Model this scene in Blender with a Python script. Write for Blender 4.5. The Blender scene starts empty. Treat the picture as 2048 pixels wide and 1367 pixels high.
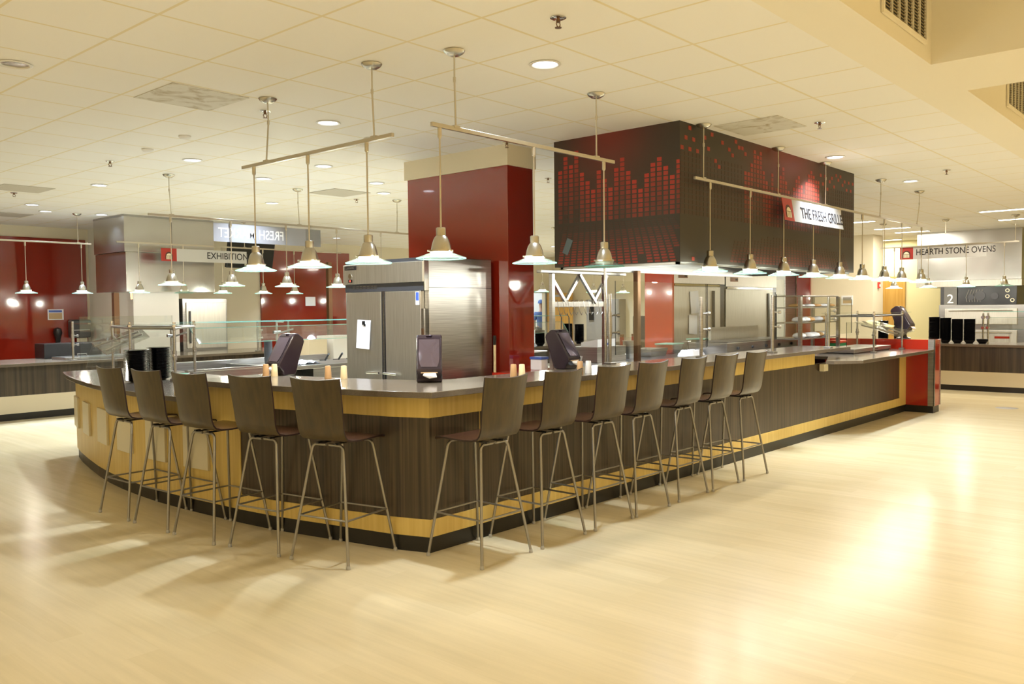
import bpy, bmesh, math, random
from mathutils import Vector, Matrix
random.seed(7)
S = bpy.context.scene
COL = S.collection
PI = math.pi
H = 3.183                                   # ceiling height

# ---------------------------------------------------------------- camera
cam_d = bpy.data.cameras.new('camera'); cam = bpy.data.objects.new('camera', cam_d); COL.objects.link(cam)
cam_d.sensor_width = 36.0; cam_d.lens = 1701.03 / 2048 * 36.0; cam_d.clip_start = 0.05; cam_d.clip_end = 200
r_ = Vector((0.66217, -0.74929, -0.01038)); f_ = Vector((0.74846, 0.66193, -0.04026))
f_.normalize(); r_ = (r_ - f_ * r_.dot(f_)).normalized(); u_ = r_.cross(f_)
cam.matrix_world = Matrix(((r_.x, u_.x, -f_.x, 0.0), (r_.y, u_.y, -f_.y, 0.0), (r_.z, u_.z, -f_.z, 1.6), (0, 0, 0, 1)))
S.camera = cam
# ---------------------------------------------------------------- world, exposure
W = bpy.data.worlds.new('world'); S.world = W; W.use_nodes = True
W.node_tree.nodes['Background'].inputs[0].default_value = (1.0, 0.82, 0.55, 1)
W.node_tree.nodes['Background'].inputs[1].default_value = 0.05
S.view_settings.view_transform = 'Standard'; S.view_settings.look = 'None'
S.view_settings.gamma = 1.0; S.view_settings.use_curve_mapping = False
S.view_settings.exposure = 0.36
WARM = (1.0, 0.87, 0.60); NEUT = (1.0, 0.94, 0.80); COOL = (0.74, 0.86, 1.0); MID = (1.0, 0.93, 0.80)
P_PEND = 15.0; P_DOWN = 20.0; P_FILL = 36.0  # pendants, ceiling downlights, added room fill

# ---------------------------------------------------------------- materials
MATS = {}
def newmat(n):
    m = bpy.data.materials.new(n); m.use_nodes = True; MATS[n] = m
    return m, m.node_tree, m.node_tree.nodes['Principled BSDF']
def nd(t, typ, **kw):
    n = t.nodes.new(typ)
    for k, v in kw.items(): setattr(n, k, v)
    return n
def simple(n, col, rough=0.5, metal=0.0, spec=0.5, coat=0.0, var=0.0, scale=6.0):
    m, t, b = newmat(n)
    b.inputs['Base Color'].default_value = (*col, 1); b.inputs['Roughness'].default_value = rough
    b.inputs['Metallic'].default_value = metal; b.inputs['Specular IOR Level'].default_value = spec
    b.inputs['Coat Weight'].default_value = coat; b.inputs['Coat Roughness'].default_value = 0.03
    if var:
        tc = nd(t, 'ShaderNodeTexCoord'); no = nd(t, 'ShaderNodeTexNoise'); no.inputs['Scale'].default_value = scale
        no.inputs['Detail'].default_value = 4
        mx = nd(t, 'ShaderNodeMix', data_type='RGBA')
        mx.inputs[6].default_value = (*[c * (1 - var) for c in col], 1); mx.inputs[7].default_value = (*[min(1, c * (1 + var)) for c in col], 1)
        t.links.new(tc.outputs['Object'], no.inputs['Vector']); t.links.new(no.outputs['Fac'], mx.inputs[0])
        t.links.new(mx.outputs[2], b.inputs['Base Color'])
    return m
def grain(n, c1, c2, sc, rough=0.4, coat=0.0, lo=0.35, hi=0.65, metal=0.0, bump=0.0, detail=3.0, crough=0.05, spec=0.5):
    """noise stretched along one axis: wood grain, laminate streaks, brushed steel"""
    m, t, b = newmat(n)
    tc = nd(t, 'ShaderNodeTexCoord'); mp = nd(t, 'ShaderNodeMapping'); mp.inputs['Scale'].default_value = sc
    no = nd(t, 'ShaderNodeTexNoise'); no.inputs['Scale'].default_value = 1.0; no.inputs['Detail'].default_value = detail
    mr = nd(t, 'ShaderNodeMapRange'); mr.inputs[1].default_value = lo; mr.inputs[2].default_value = hi
    mx = nd(t, 'ShaderNodeMix', data_type='RGBA'); mx.inputs[6].default_value = (*c1, 1); mx.inputs[7].default_value = (*c2, 1)
    L = t.links.new
    L(tc.outputs['Object'], mp.inputs['Vector']); L(mp.outputs['Vector'], no.inputs['Vector']); L(no.outputs['Fac'], mr.inputs[0])
    L(mr.outputs[0], mx.inputs[0]); L(mx.outputs[2], b.inputs['Base Color'])
    b.inputs['Roughness'].default_value = rough; b.inputs['Metallic'].default_value = metal
    b.inputs['Coat Weight'].default_value = coat; b.inputs['Coat Roughness'].default_value = crough
    b.inputs['Specular IOR Level'].default_value = spec
    if bump:
        bp = nd(t, 'ShaderNodeBump'); bp.inputs['Strength'].default_value = bump; bp.inputs['Distance'].default_value = 0.002
        L(no.outputs['Fac'], bp.inputs['Height']); L(bp.outputs['Normal'], b.inputs['Normal'])
    return m
def emis(n, col, st):
    m, t, b = newmat(n)
    b.inputs['Base Color'].default_value = (*col, 1)
    b.inputs['Emission Color'].default_value = (*col, 1); b.inputs['Emission Strength'].default_value = st
    return m
def glass(n, tint=(0.93, 0.97, 0.95), refl=1.0, edge=None, ior=1.45):
    """thin sheet glass: clear transmission plus a Fresnel mirror"""
    m, t, b = newmat(n); t.nodes.remove(b)
    out = t.nodes['Material Output']
    tr = nd(t, 'ShaderNodeBsdfTransparent'); tr.inputs[0].default_value = (*tint, 1)
    gl = nd(t, 'ShaderNodeBsdfGlossy'); gl.inputs['Color'].default_value = (1, 1, 1, 1); gl.inputs['Roughness'].default_value = 0.02
    lw = nd(t, 'ShaderNodeLayerWeight'); lw.inputs[0].default_value = 0.5
    pw = nd(t, 'ShaderNodeMath', operation='POWER'); pw.inputs[1].default_value = 4.0
    ml = nd(t, 'ShaderNodeMath', operation='MULTIPLY_ADD'); ml.inputs[1].default_value = 0.55; ml.inputs[2].default_value = 0.035 * refl; ml.use_clamp = True
    mx = nd(t, 'ShaderNodeMixShader'); L = t.links.new
    L(lw.outputs['Facing'], pw.inputs[0]); L(pw.outputs[0], ml.inputs[0]); L(ml.outputs[0], mx.inputs[0]); L(tr.outputs[0], mx.inputs[1]); L(gl.outputs[0], mx.inputs[2]); L(mx.outputs[0], out.inputs[0])
    return m
wall_cream = simple('wall cream paint', (0.74, 0.66, 0.50), 0.75, var=0.02, scale=0.7)
wall_yellow = simple('wall pale yellow paint', (0.78, 0.72, 0.42), 0.75, var=0.02, scale=0.7)
wall_white = simple('wall white washable panel', (0.78, 0.76, 0.70), 0.35, var=0.02, scale=0.7)
gyp = simple('painted gypsum', (0.80, 0.74, 0.60), 0.8, var=0.02, scale=0.8)
red_gloss = simple('red gloss panel', (0.24, 0.016, 0.007), 0.06, coat=1.0, spec=0.8, var=0.06, scale=1.2)
red_bright = simple('bright red gloss panel', (0.40, 0.020, 0.008), 0.08, coat=0.5, var=0.05, scale=1.5)
red_back = simple('orange red gloss panel', (0.50, 0.065, 0.03), 0.12, coat=0.5, var=0.05)
black_base = simple('black cove base', (0.012, 0.011, 0.009), 0.35, var=0.2)
black_pl = simple('black plastic', (0.010, 0.010, 0.011), 0.28, var=0.2)
black_bowl = simple('glossy black melamine', (0.006, 0.006, 0.007), 0.12, var=0.2)
dark_gr = simple('dark grey plastic', (0.05, 0.05, 0.055), 0.35, var=0.1)
smoke = simple('smoky purple plastic', (0.024, 0.016, 0.024), 0.14, coat=0.25, var=0.1)
smoke_light = simple('smoky mirror plastic', (0.20, 0.165, 0.22), 0.10, metal=0.75, var=0.05)
chrome = simple('chrome', (0.80, 0.80, 0.82), 0.10, metal=1.0)
nickel = simple('brushed nickel', (0.56, 0.53, 0.46), 0.27, metal=1.0, var=0.04)
nickel_rail = simple('satin nickel rail', (0.60, 0.55, 0.45), 0.30, metal=1.0, var=0.03)
leg_metal = simple('grey powder coated steel', (0.33, 0.315, 0.285), 0.34, metal=0.85, var=0.03)
foot_pl = simple('grey plastic glide', (0.42, 0.40, 0.36), 0.5)
steel = grain('brushed stainless steel', (0.36, 0.355, 0.34), (0.47, 0.465, 0.45), (2.5, 2.5, 140), 0.28, metal=1.0, detail=2)
steel_h = grain('stainless steel brushed across', (0.57, 0.55, 0.49), (0.68, 0.66, 0.60), (160, 160, 3), 0.42, metal=1.0, detail=2)
def wavy_steel():
    m, t, b = newmat('wavy hood stainless')
    b.inputs['Base Color'].default_value = (0.55, 0.54, 0.52, 1); b.inputs['Metallic'].default_value = 1.0; b.inputs['Roughness'].default_value = 0.26
    tc = nd(t, 'ShaderNodeTexCoord'); no = nd(t, 'ShaderNodeTexNoise'); no.inputs['Scale'].default_value = 1.3; no.inputs['Detail'].default_value = 1
    bp = nd(t, 'ShaderNodeBump'); bp.inputs['Strength'].default_value = 0.5; bp.inputs['Distance'].default_value = 0.05
    t.links.new(tc.outputs['Object'], no.inputs['Vector']); t.links.new(no.outputs['Fac'], bp.inputs['Height']); t.links.new(bp.outputs['Normal'], b.inputs['Normal'])
    return m
steel_wavy = wavy_steel()
maple = grain('maple laminate', (0.66, 0.47, 0.13), (0.74, 0.55, 0.175), (38, 38, 1.3), 0.38, detail=4)
zebra = grain('dark streaked laminate', (0.022, 0.015, 0.009), (0.105, 0.075, 0.045), (60, 60, 0.9), 0.36, detail=5, lo=0.3, hi=0.72)
zebra_far = grain('dark streaked laminate wide', (0.022, 0.015, 0.009), (0.080, 0.056, 0.031), (24, 24, 0.6), 0.36, detail=5, lo=0.3, hi=0.72)
cream_lam = simple('cream laminate', (0.70, 0.62, 0.46), 0.35, var=0.015, scale=2)
cream_tile = simple('cream painted tile', (0.76, 0.69, 0.50), 0.4, var=0.015, scale=2)
door_wood = grain('golden maple door', (0.55, 0.30, 0.06), (0.64, 0.38, 0.10), (30, 30, 1.0), 0.35, detail=4)
ply_back = grain('dark walnut plywood', (0.038, 0.024, 0.007), (0.066, 0.043, 0.013), (26, 26, 2.0), 0.30, coat=0.25, detail=5, crough=0.2)
ply_seat = grain('deep brown walnut seat', (0.045, 0.018, 0.010), (0.075, 0.032, 0.018), (2.0, 26, 26), 0.26, coat=0.3, detail=5, crough=0.15)
ply_edge = simple('dark plywood edge', (0.018, 0.008, 0.006), 0.35)
def speckle(n, c1, c2, rough=0.16):
    m, t, b = newmat(n)
    tc = nd(t, 'ShaderNodeTexCoord'); no = nd(t, 'ShaderNodeTexNoise'); no.inputs['Scale'].default_value = 260; no.inputs['Detail'].default_value = 2
    mr = nd(t, 'ShaderNodeMapRange'); mr.inputs[1].default_value = 0.4; mr.inputs[2].default_value = 0.62
    mx = nd(t, 'ShaderNodeMix', data_type='RGBA'); mx.inputs[6].default_value = (*c1, 1); mx.inputs[7].default_value = (*c2, 1)
    L = t.links.new; L(tc.outputs['Object'], no.inputs['Vector']); L(no.outputs['Fac'], mr.inputs[0]); L(mr.outputs[0], mx.inputs[0]); L(mx.outputs[2], b.inputs['Base Color'])
    b.inputs['Roughness'].default_value = rough
    return m
stone = speckle('grey brown quartz', (0.115, 0.092, 0.070), (0.165, 0.138, 0.108))
glass_m = glass('clear guard glass', (0.945, 0.965, 0.955), 2.2)
glass_edge = simple('polished dark glass edge', (0.015, 0.022, 0.02), 0.1)
glass_teal = simple('polished green glass edge', (0.16, 0.42, 0.38), 0.1, spec=0.7)
def lit_glass(n, tint, body, k):
    m = glass(n, tint, 2.0); t = m.node_tree; out = t.nodes['Material Output']; src = out.inputs[0].links[0].from_socket
    tl = nd(t, 'ShaderNodeBsdfTranslucent'); tl.inputs[0].default_value = (*body, 1); df = nd(t, 'ShaderNodeBsdfDiffuse'); df.inputs[0].default_value = (*body, 1)
    a = nd(t, 'ShaderNodeMixShader'); a.inputs[0].default_value = 0.5; b = nd(t, 'ShaderNodeMixShader'); b.inputs[0].default_value = k
    t.links.new(tl.outputs[0], a.inputs[1]); t.links.new(df.outputs[0], a.inputs[2]); t.links.new(src, b.inputs[1]); t.links.new(a.outputs[0], b.inputs[2]); t.links.new(b.outputs[0], out.inputs[0])
    return m
shade_glass = lit_glass('pendant shade glass', (0.90, 0.965, 0.945), (0.75, 0.92, 0.88), 0.035)
shade_edge = lit_glass('pendant shade glass rim', (0.42, 0.80, 0.72), (0.30, 0.75, 0.66), 0.35)
diff_glow = emis('lit frosted diffuser', (1.0, 0.95, 0.84), 14.0)
diff_off = simple('unlit frosted diffuser', (0.55, 0.60, 0.55), 0.3)
lens_on = emis('lit downlight lens', (0.80, 0.88, 1.0), 5.0)
lens_lin = emis('lit linear lens', (1.0, 0.97, 0.86), 5.0)
lens_off = grain('unlit reflector', (0.22, 0.20, 0.14), (0.75, 0.72, 0.60), (26, 26, 1), 0.2, metal=0.9)
trim_w = simple('white trim ring', (0.72, 0.70, 0.66), 0.4)
sign_pl = glass('frosted acrylic', (0.62, 0.63, 0.62), 0.6)
sign_white = simple('white sign board', (0.50, 0.495, 0.49), 0.5)
sign_grey = simple('grey sign board', (0.55, 0.54, 0.53), 0.4)
sign_red = simple('sign red', (0.42, 0.03, 0.02), 0.4)
ink = simple('dark sign lettering', (0.02, 0.016, 0.018), 0.5)
ink_white = simple('white lettering', (0.92, 0.92, 0.93), 0.4)
arch_dark = simple('sign arch dark', (0.09, 0.03, 0.02), 0.5)
arch_cream = simple('sign arch cream', (0.85, 0.78, 0.58), 0.5)
paper = simple('white paper', (0.82, 0.82, 0.86), 0.8, var=0.03)
kraft = simple('kraft paper', (0.52, 0.36, 0.20), 0.8)
tan_cup = simple('tan lacquered wood', (0.50, 0.30, 0.14), 0.5)
cream_cup = simple('cream lacquered wood', (0.80, 0.66, 0.40), 0.5)
white_pl = simple('white plastic', (0.80, 0.80, 0.80), 0.4)
blue_pl = simple('blue plastic', (0.06, 0.12, 0.45), 0.4)
green_pl = simple('green plastic', (0.02, 0.22, 0.07), 0.4)
green_lid = simple('pale green lid', (0.25, 0.55, 0.42), 0.3)
orange_pl = simple('orange red plastic', (0.65, 0.08, 0.03), 0.4)
copper = simple('bronze brown metal', (0.20, 0.11, 0.06), 0.3, metal=0.8)
grey_door = simple('grey painted metal', (0.30, 0.28, 0.25), 0.5, var=0.03)
skin = simple('skin', (0.45, 0.27, 0.19), 0.5)
cloth_blue = simple('blue cotton', (0.10, 0.16, 0.34), 0.85)
cloth_dark = simple('dark trousers', (0.03, 0.03, 0.035), 0.85)
bread = simple('baked crust', (0.42, 0.22, 0.08), 0.7, var=0.3, scale=30)
wrap = simple('crumpled film wrap', (0.72, 0.70, 0.72), 0.25)
screen = simple('dark screen', (0.02, 0.019, 0.015), 0.2)
alarm_red = simple('alarm red', (0.55, 0.04, 0.03), 0.4)
def floor_mat():
    m, t, b = newmat('wood look vinyl floor'); L = t.links.new
    tc = nd(t, 'ShaderNodeTexCoord')
    mp = nd(t, 'ShaderNodeMapping'); mp.inputs['Scale'].default_value = (16, 0.9, 1)
    n1 = nd(t, 'ShaderNodeTexNoise'); n1.inputs['Scale'].default_value = 1; n1.inputs['Detail'].default_value = 5; n1.inputs['Roughness'].default_value = 0.62
    mp2 = nd(t, 'ShaderNodeMapping'); mp2.inputs['Rotation'].default_value = (0, 0, PI / 2)
    br = nd(t, 'ShaderNodeTexBrick'); br.offset = 0.37
    br.inputs['Scale'].default_value = 1; br.inputs['Brick Width'].default_value = 1.3; br.inputs['Row Height'].default_value = 0.155
    br.inputs['Mortar Size'].default_value = 0.0; br.inputs['Bias'].default_value = 0.0
    br.inputs['Color1'].default_value = (0.62, 0.525, 0.332, 1); br.inputs['Color2'].default_value = (0.66, 0.565, 0.368, 1)
    mr = nd(t, 'ShaderNodeMapRange'); mr.inputs[1].default_value = 0.3; mr.inputs[2].default_value = 0.7; mr.inputs[3].default_value = 0.93; mr.inputs[4].default_value = 1.06
    mx = nd(t, 'ShaderNodeMix', data_type='RGBA', blend_type='MULTIPLY'); mx.inputs[0].default_value = 1.0
    L(tc.outputs['Object'], mp.inputs['Vector']); L(mp.outputs[0], n1.inputs['Vector']); L(n1.outputs['Fac'], mr.inputs[0])
    L(tc.outputs['Object'], mp2.inputs['Vector']); L(mp2.outputs[0], br.inputs['Vector'])
    L(br.outputs['Color'], mx.inputs[6]); L(mr.outputs[0], mx.inputs[7]); L(mx.outputs[2], b.inputs['Base Color'])
    b.inputs['Roughness'].default_value = 0.25; b.inputs['Specular IOR Level'].default_value = 0.09
    n2 = nd(t, 'ShaderNodeTexNoise'); n2.inputs['Scale'].default_value = 14; n2.inputs['Detail'].default_value = 2
    bp = nd(t, 'ShaderNodeBump'); bp.inputs['Strength'].default_value = 0.05; bp.inputs['Distance'].default_value = 0.01
    L(tc.outputs['Object'], n2.inputs['Vector']); L(n2.outputs['Fac'], bp.inputs['Height']); L(bp.outputs['Normal'], b.inputs['Normal'])
    return m
floor_m = floor_mat()
def ceil_mat():
    m, t, b = newmat('acoustic ceiling tiles'); L = t.links.new
    tc = nd(t, 'ShaderNodeTexCoord'); sx = nd(t, 'ShaderNodeSeparateXYZ'); L(tc.outputs['Object'], sx.inputs[0])
    masks = []
    for ax, off, w in ((0, 0.385, 0.0095), (1, 0.185, 0.0095)):
        a = nd(t, 'ShaderNodeMath', operation='SUBTRACT'); a.inputs[1].default_value = off - 0.6096 * 40; L(sx.outputs[ax], a.inputs[0])
        d = nd(t, 'ShaderNodeMath', operation='DIVIDE'); d.inputs[1].default_value = 0.6096; L(a.outputs[0], d.inputs[0])
        fr = nd(t, 'ShaderNodeMath', operation='FRACT'); L(d.outputs[0], fr.inputs[0])
        pp = nd(t, 'ShaderNodeMath', operation='PINGPONG'); pp.inputs[1].default_value = 0.5; L(fr.outputs[0], pp.inputs[0])
        lt = nd(t, 'ShaderNodeMath', operation='LESS_THAN'); lt.inputs[1].default_value = w / 0.6096; L(pp.outputs[0], lt.inputs[0])
        masks.append(lt)
    mxm = nd(t, 'ShaderNodeMath', operation='MAXIMUM'); L(masks[0].outputs[0], mxm.inputs[0]); L(masks[1].outputs[0], mxm.inputs[1])
    no = nd(t, 'ShaderNodeTexNoise'); no.inputs['Scale'].default_value = 0.9; L(tc.outputs['Object'], no.inputs['Vector'])
    c0 = nd(t, 'ShaderNodeMix', data_type='RGBA'); c0.inputs[6].default_value = (0.81, 0.785, 0.735, 1); c0.inputs[7].default_value = (0.84, 0.82, 0.77, 1); L(no.outputs['Fac'], c0.inputs[0])
    c1 = nd(t, 'ShaderNodeMix', data_type='RGBA'); c1.inputs[7].default_value = (0.74, 0.66, 0.46, 1); L(c0.outputs[2], c1.inputs[6]); L(mxm.outputs[0], c1.inputs[0])
    L(c1.outputs[2], b.inputs['Base Color']); b.inputs['Roughness'].default_value = 0.85
    n2 = nd(t, 'ShaderNodeTexNoise'); n2.inputs['Scale'].default_value = 180; L(tc.outputs['Object'], n2.inputs['Vector'])
    ad = nd(t, 'ShaderNodeMath', operation='MULTIPLY_ADD'); ad.inputs[1].default_value = 0.15; L(n2.outputs['Fac'], ad.inputs[0])
    inv = nd(t, 'ShaderNodeMath', operation='SUBTRACT'); inv.inputs[0].default_value = 1.0; L(mxm.outputs[0], inv.inputs[1]); L(inv.outputs[0], ad.inputs[2])
    bp = nd(t, 'ShaderNodeBump'); bp.inputs['Strength'].default_value = 0.35; bp.inputs['Distance'].default_value = 0.004
    L(ad.outputs[0], bp.inputs['Height']); L(bp.outputs['Normal'], b.inputs['Normal'])
    return m
ceil_m = ceil_mat()
def stain_mat():
    m, t, b = newmat('stained perforated panel'); L = t.links.new
    tc = nd(t, 'ShaderNodeTexCoord'); no = nd(t, 'ShaderNodeTexNoise'); no.inputs['Scale'].default_value = 5; no.inputs['Detail'].default_value = 3; no.inputs['Distortion'].default_value = 1.5
    mr = nd(t, 'ShaderNodeMapRange'); mr.inputs[1].default_value = 0.48; mr.inputs[2].default_value = 0.72
    mx = nd(t, 'ShaderNodeMix', data_type='RGBA'); mx.inputs[6].default_value = (0.64, 0.61, 0.53, 1); mx.inputs[7].default_value = (0.36, 0.28, 0.15, 1)
    L(tc.outputs['Object'], no.inputs['Vector']); L(no.outputs['Fac'], mr.inputs[0]); L(mr.outputs[0], mx.inputs[0]); L(mx.outputs[2], b.inputs['Base Color'])
    b.inputs['Roughness'].default_value = 0.7
    return m
stain = stain_mat()
grey_panel = simple('grey perforated panel', (0.50, 0.46, 0.38), 0.7, var=0.05)

# ---------------------------------------------------------------- mesh builder
class MB:
    def __init__(s): s.v = []; s.f = []; s.m = []; s.sm = []
    def add(s, vs, fs, mi=0, smooth=False):
        o = len(s.v); s.v += [tuple(v) for v in vs]
        for f in fs: s.f.append([i + o for i in f]); s.m.append(mi); s.sm.append(smooth)
        return s
    def box(s, x0, x1, y0, y1, z0, z1, mi=0):
        x0, x1 = min(x0, x1), max(x0, x1); y0, y1 = min(y0, y1), max(y0, y1); z0, z1 = min(z0, z1), max(z0, z1)
        vs = [(x0, y0, z0), (x1, y0, z0), (x1, y1, z0), (x0, y1, z0), (x0, y0, z1), (x1, y0, z1), (x1, y1, z1), (x0, y1, z1)]
        return s.add(vs, [(0, 3, 2, 1), (4, 5, 6, 7), (0, 1, 5, 4), (1, 2, 6, 5), (2, 3, 7, 6), (3, 0, 4, 7)], mi)
    def obox(s, c, ax, ay, az, hx, hy, hz, mi=0):
        c = Vector(c); ax = Vector(ax).normalized() * hx; ay = Vector(ay).normalized() * hy; az = Vector(az).normalized() * hz
        vs = [c + i * ax + j * ay + k * az for k in (-1, 1) for j, i in ((-1, -1), (-1, 1), (1, 1), (1, -1))]
        return s.add(vs, [(0, 3, 2, 1), (4, 5, 6, 7), (0, 1, 5, 4), (1, 2, 6, 5), (2, 3, 7, 6), (3, 0, 4, 7)], mi)
    def quad(s, a, b, c, d, mi=0): return s.add([a, b, c, d], [(0, 1, 2, 3)], mi)
    def tube(s, pts, r, n=8, mi=0, caps=True):
        pts = [Vector(p) for p in pts]; rs = r if isinstance(r, (list, tuple)) else [r] * len(pts)
        vs = []; fs = []; prev = None
        for i, p in enumerate(pts):
            d = (pts[min(i + 1, len(pts) - 1)] - pts[max(i - 1, 0)]).normalized()
            if prev is None:
                a = Vector((0, 0, 1)) if abs(d.z) < 0.9 else Vector((1, 0, 0)); u = d.cross(a).normalized()
            else: u = (prev - d * prev.dot(d)).normalized()
            prev = u; w = d.cross(u)
            for k in range(n):
                t = 2 * PI * k / n; vs.append(p + (u * math.cos(t) + w * math.sin(t)) * rs[i])
        for i in range(len(pts) - 1):
            for k in range(n): fs.append((i * n + k, i * n + (k + 1) % n, (i + 1) * n + (k + 1) % n, (i + 1) * n + k))
        s.add(vs, fs, mi, True)
        if caps:
            m = len(pts) - 1; s.add(vs[:n], [tuple(range(n))[::-1]], mi); s.add(vs[m * n:], [tuple(range(n))], mi)
        return s
    def lathe(s, prof, c=(0, 0, 0), n=24, mi=0, close=False):
        vs = []; fs = []; cx, cy, cz = c
        for (r, z) in prof:
            for k in range(n):
                t = 2 * PI * k / n; vs.append((cx + r * math.cos(t), cy + r * math.sin(t), cz + z))
        m = len(prof)
        for i in range(m if close else m - 1):
            j = (i + 1) % m
            for k in range(n): fs.append((i * n + k, i * n + (k + 1) % n, j * n + (k + 1) % n, j * n + k))
        return s.add(vs, fs, mi, True)
    def prism(s, poly, z0, z1, mi=0, mside=None):
        n = len(poly); vs = [(x, y, z0) for x, y in poly] + [(x, y, z1) for x, y in poly]
        s.add(vs, [tuple(range(n))[::-1], tuple(range(n, 2 * n))], mi)
        return s.add(vs, [(i, (i + 1) % n, n + (i + 1) % n, n + i) for i in range(n)], mi if mside is None else mside)
    def extrude(s, poly, origin, ax, ay, az, depth, mi=0):
        """2D polygon in the (ax, ay) plane pushed along az, centred"""
        o = Vector(origin); ax = Vector(ax); ay = Vector(ay); az = Vector(az); n = len(poly)
        a = [o + ax * x + ay * y - az * depth / 2 for x, y in poly]; b = [p + az * depth for p in a]
        return s.add(a + b, [tuple(range(n))[::-1], tuple(range(n, 2 * n))] + [(i, (i + 1) % n, n + (i + 1) % n, n + i) for i in range(n)], mi)
    def ribbon(s, path, z0, z1, out, thick, mi=0):
        """wall following a path; 'out' moves its outer face outwards, 'thick' is towards the inside"""
        A = offset(path, out); B = offset(path, out - thick); n = len(A)
        vs = [(x, y, z) for z in (z0, z1) for P in (A, B) for x, y in P]
        fs = []
        for i in range(n - 1):
            a0, a1, b0, b1 = i, i + 1, n + i, n + i + 1; c0, c1, d0, d1 = 2 * n + i, 2 * n + i + 1, 3 * n + i, 3 * n + i + 1
            fs += [(a0, a1, c1, c0), (b1, b0, d0, d1), (c0, c1, d1, d0), (a1, a0, b0, b1)]
        fs += [(0, 2 * n, 3 * n, n), (n - 1, 2 * n - 1, 4 * n - 1, 3 * n - 1)]
        return s.add(vs, fs, mi)
    def build(s, name, mats, parent=None, bevel=0.0, local=False, smooth=False, seg=2, recalc=True):
        me = bpy.data.meshes.new(name); o = bpy.data.objects.new(name, me); COL.objects.link(o)
        off = Vector((0, 0, 0))
        if parent is not None and not local:
            r = parent
            while r is not None: off += r.location; r = r.parent
        me.from_pydata([tuple(Vector(v) - off) for v in s.v], [], s.f)
        for m in (mats if isinstance(mats, (list, tuple)) else [mats]): me.materials.append(m)
        for p, mi, sm in zip(me.polygons, s.m, s.sm): p.material_index = mi; p.use_smooth = sm or smooth
        if recalc:
            bm = bmesh.new(); bm.from_mesh(me); bmesh.ops.remove_doubles(bm, verts=bm.verts, dist=1e-5)
            bmesh.ops.recalc_face_normals(bm, faces=bm.faces); bm.to_mesh(me); bm.free()
        if any(s.sm) or smooth: me.set_sharp_from_angle(angle=math.radians(40))
        if bevel:
            b = o.modifiers.new('bevel', 'BEVEL'); b.width = bevel; b.segments = seg; b.limit_method = 'ANGLE'; b.angle_limit = 0.6
        if parent is not None: o.parent = parent
        return o
def offset(path, d):
    """offset a polyline to its outer (left-hand) side; the paths here run with the inside on their left"""
    P = [Vector((p[0], p[1])) for p in path]; out = []
    for i, p in enumerate(P):
        ns = []
        if i > 0: t = (p - P[i - 1]).normalized(); ns.append(Vector((t.y, -t.x)))
        if i < len(P) - 1: t = (P[i + 1] - p).normalized(); ns.append(Vector((t.y, -t.x)))
        n = sum(ns, Vector((0, 0))).normalized(); k = 1 / max(0.3, n.dot(ns[0]))
        out.append((p.x + n.x * d * k, p.y + n.y * d * k))
    return out
def tag(o, label, cat, group=None, kind=None):
    if label: o['label'] = label
    if cat: o['category'] = cat
    if group: o['group'] = group
    if kind: o['kind'] = kind
    return o
def thing(name, label, cat, loc=(0, 0, 0), rz=0.0, group=None):
    o = bpy.data.objects.new(name, None); COL.objects.link(o); o.location = loc; o.rotation_euler = (0, 0, rz)
    o.empty_display_size = 0.1
    return tag(o, label, cat, group)
def struct(o): o['kind'] = 'structure'; return o
def dup(root, loc, rz=0.0, label=None, group=None):
    r = root.copy(); COL.objects.link(r); r.location = loc; r.rotation_euler = (0, 0, rz)
    if label: r['label'] = label
    if group: r['group'] = group
    for ch in list(root.children):
        c = ch.copy(); COL.objects.link(c); c.parent = r
        for g in list(ch.children):
            d = g.copy(); COL.objects.link(d); d.parent = c
    return r
def ordn(i): return ['first', 'second', 'third', 'fourth', 'fifth', 'sixth', 'seventh', 'eighth', 'ninth', 'tenth', 'eleventh', 'twelfth'][i]
def text_mesh(name, body, size, origin, ax, ay, mat, parent=None, extrude=0.0, align='LEFT', squeeze=1.0):
    """lettering turned into a mesh; ax = reading direction, ay = up"""
    cu = bpy.data.curves.new(name, 'FONT'); cu.body = body; cu.size = size; cu.extrude = extrude; cu.offset = size * 0.007; cu.align_x = align
    t = bpy.data.objects.new('tmp_text', cu); COL.objects.link(t)
    dg = bpy.context.evaluated_depsgraph_get(); me = bpy.data.meshes.new_from_object(t.evaluated_get(dg))
    bpy.data.objects.remove(t)
    ax = Vector(ax).normalized(); ay = Vector(ay).normalized(); az = ax.cross(ay)
    off = Vector((0, 0, 0)); r = parent
    while r is not None: off += r.location; r = r.parent
    for v in me.vertices: v.co = Vector(origin) + ax * v.co.x * squeeze + ay * v.co.y + az * v.co.z - off
    me.materials.clear(); me.materials.append(mat); me.name = name
    o = bpy.data.objects.new(name, me); COL.objects.link(o)
    if parent is not None: o.parent = parent
    return o
def point_light(name, loc, power, col, r=0.03, parent=None):
    l = bpy.data.lights.new(name, 'POINT'); l.energy = power; l.color = col; l.shadow_soft_size = r
    o = bpy.data.objects.new(name, l); COL.objects.link(o); o.location = loc
    if parent is not None: o.parent = parent
    return o
def area_light(name, loc, power, col, sx, sy=None, spread=PI, rot=(0, 0, 0), parent=None):
    l = bpy.data.lights.new(name, 'AREA'); l.energy = power; l.color = col; l.spread = spread
    if sy is None: l.shape = 'DISK'; l.size = sx
    else: l.shape = 'RECTANGLE'; l.size = sx; l.size_y = sy
    o = bpy.data.objects.new(name, l); COL.objects.link(o); o.location = loc; o.rotation_euler = rot
    if parent is not None: o.parent = parent
    return o

# ================================================================ SETTING
X0, X1, Y0, Y1 = -5.0, 21.1, -8.0, 16.95
fl = MB().box(X0, 24, Y0, 21, -0.05, 0).build('floor', floor_m); struct(fl)
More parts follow.
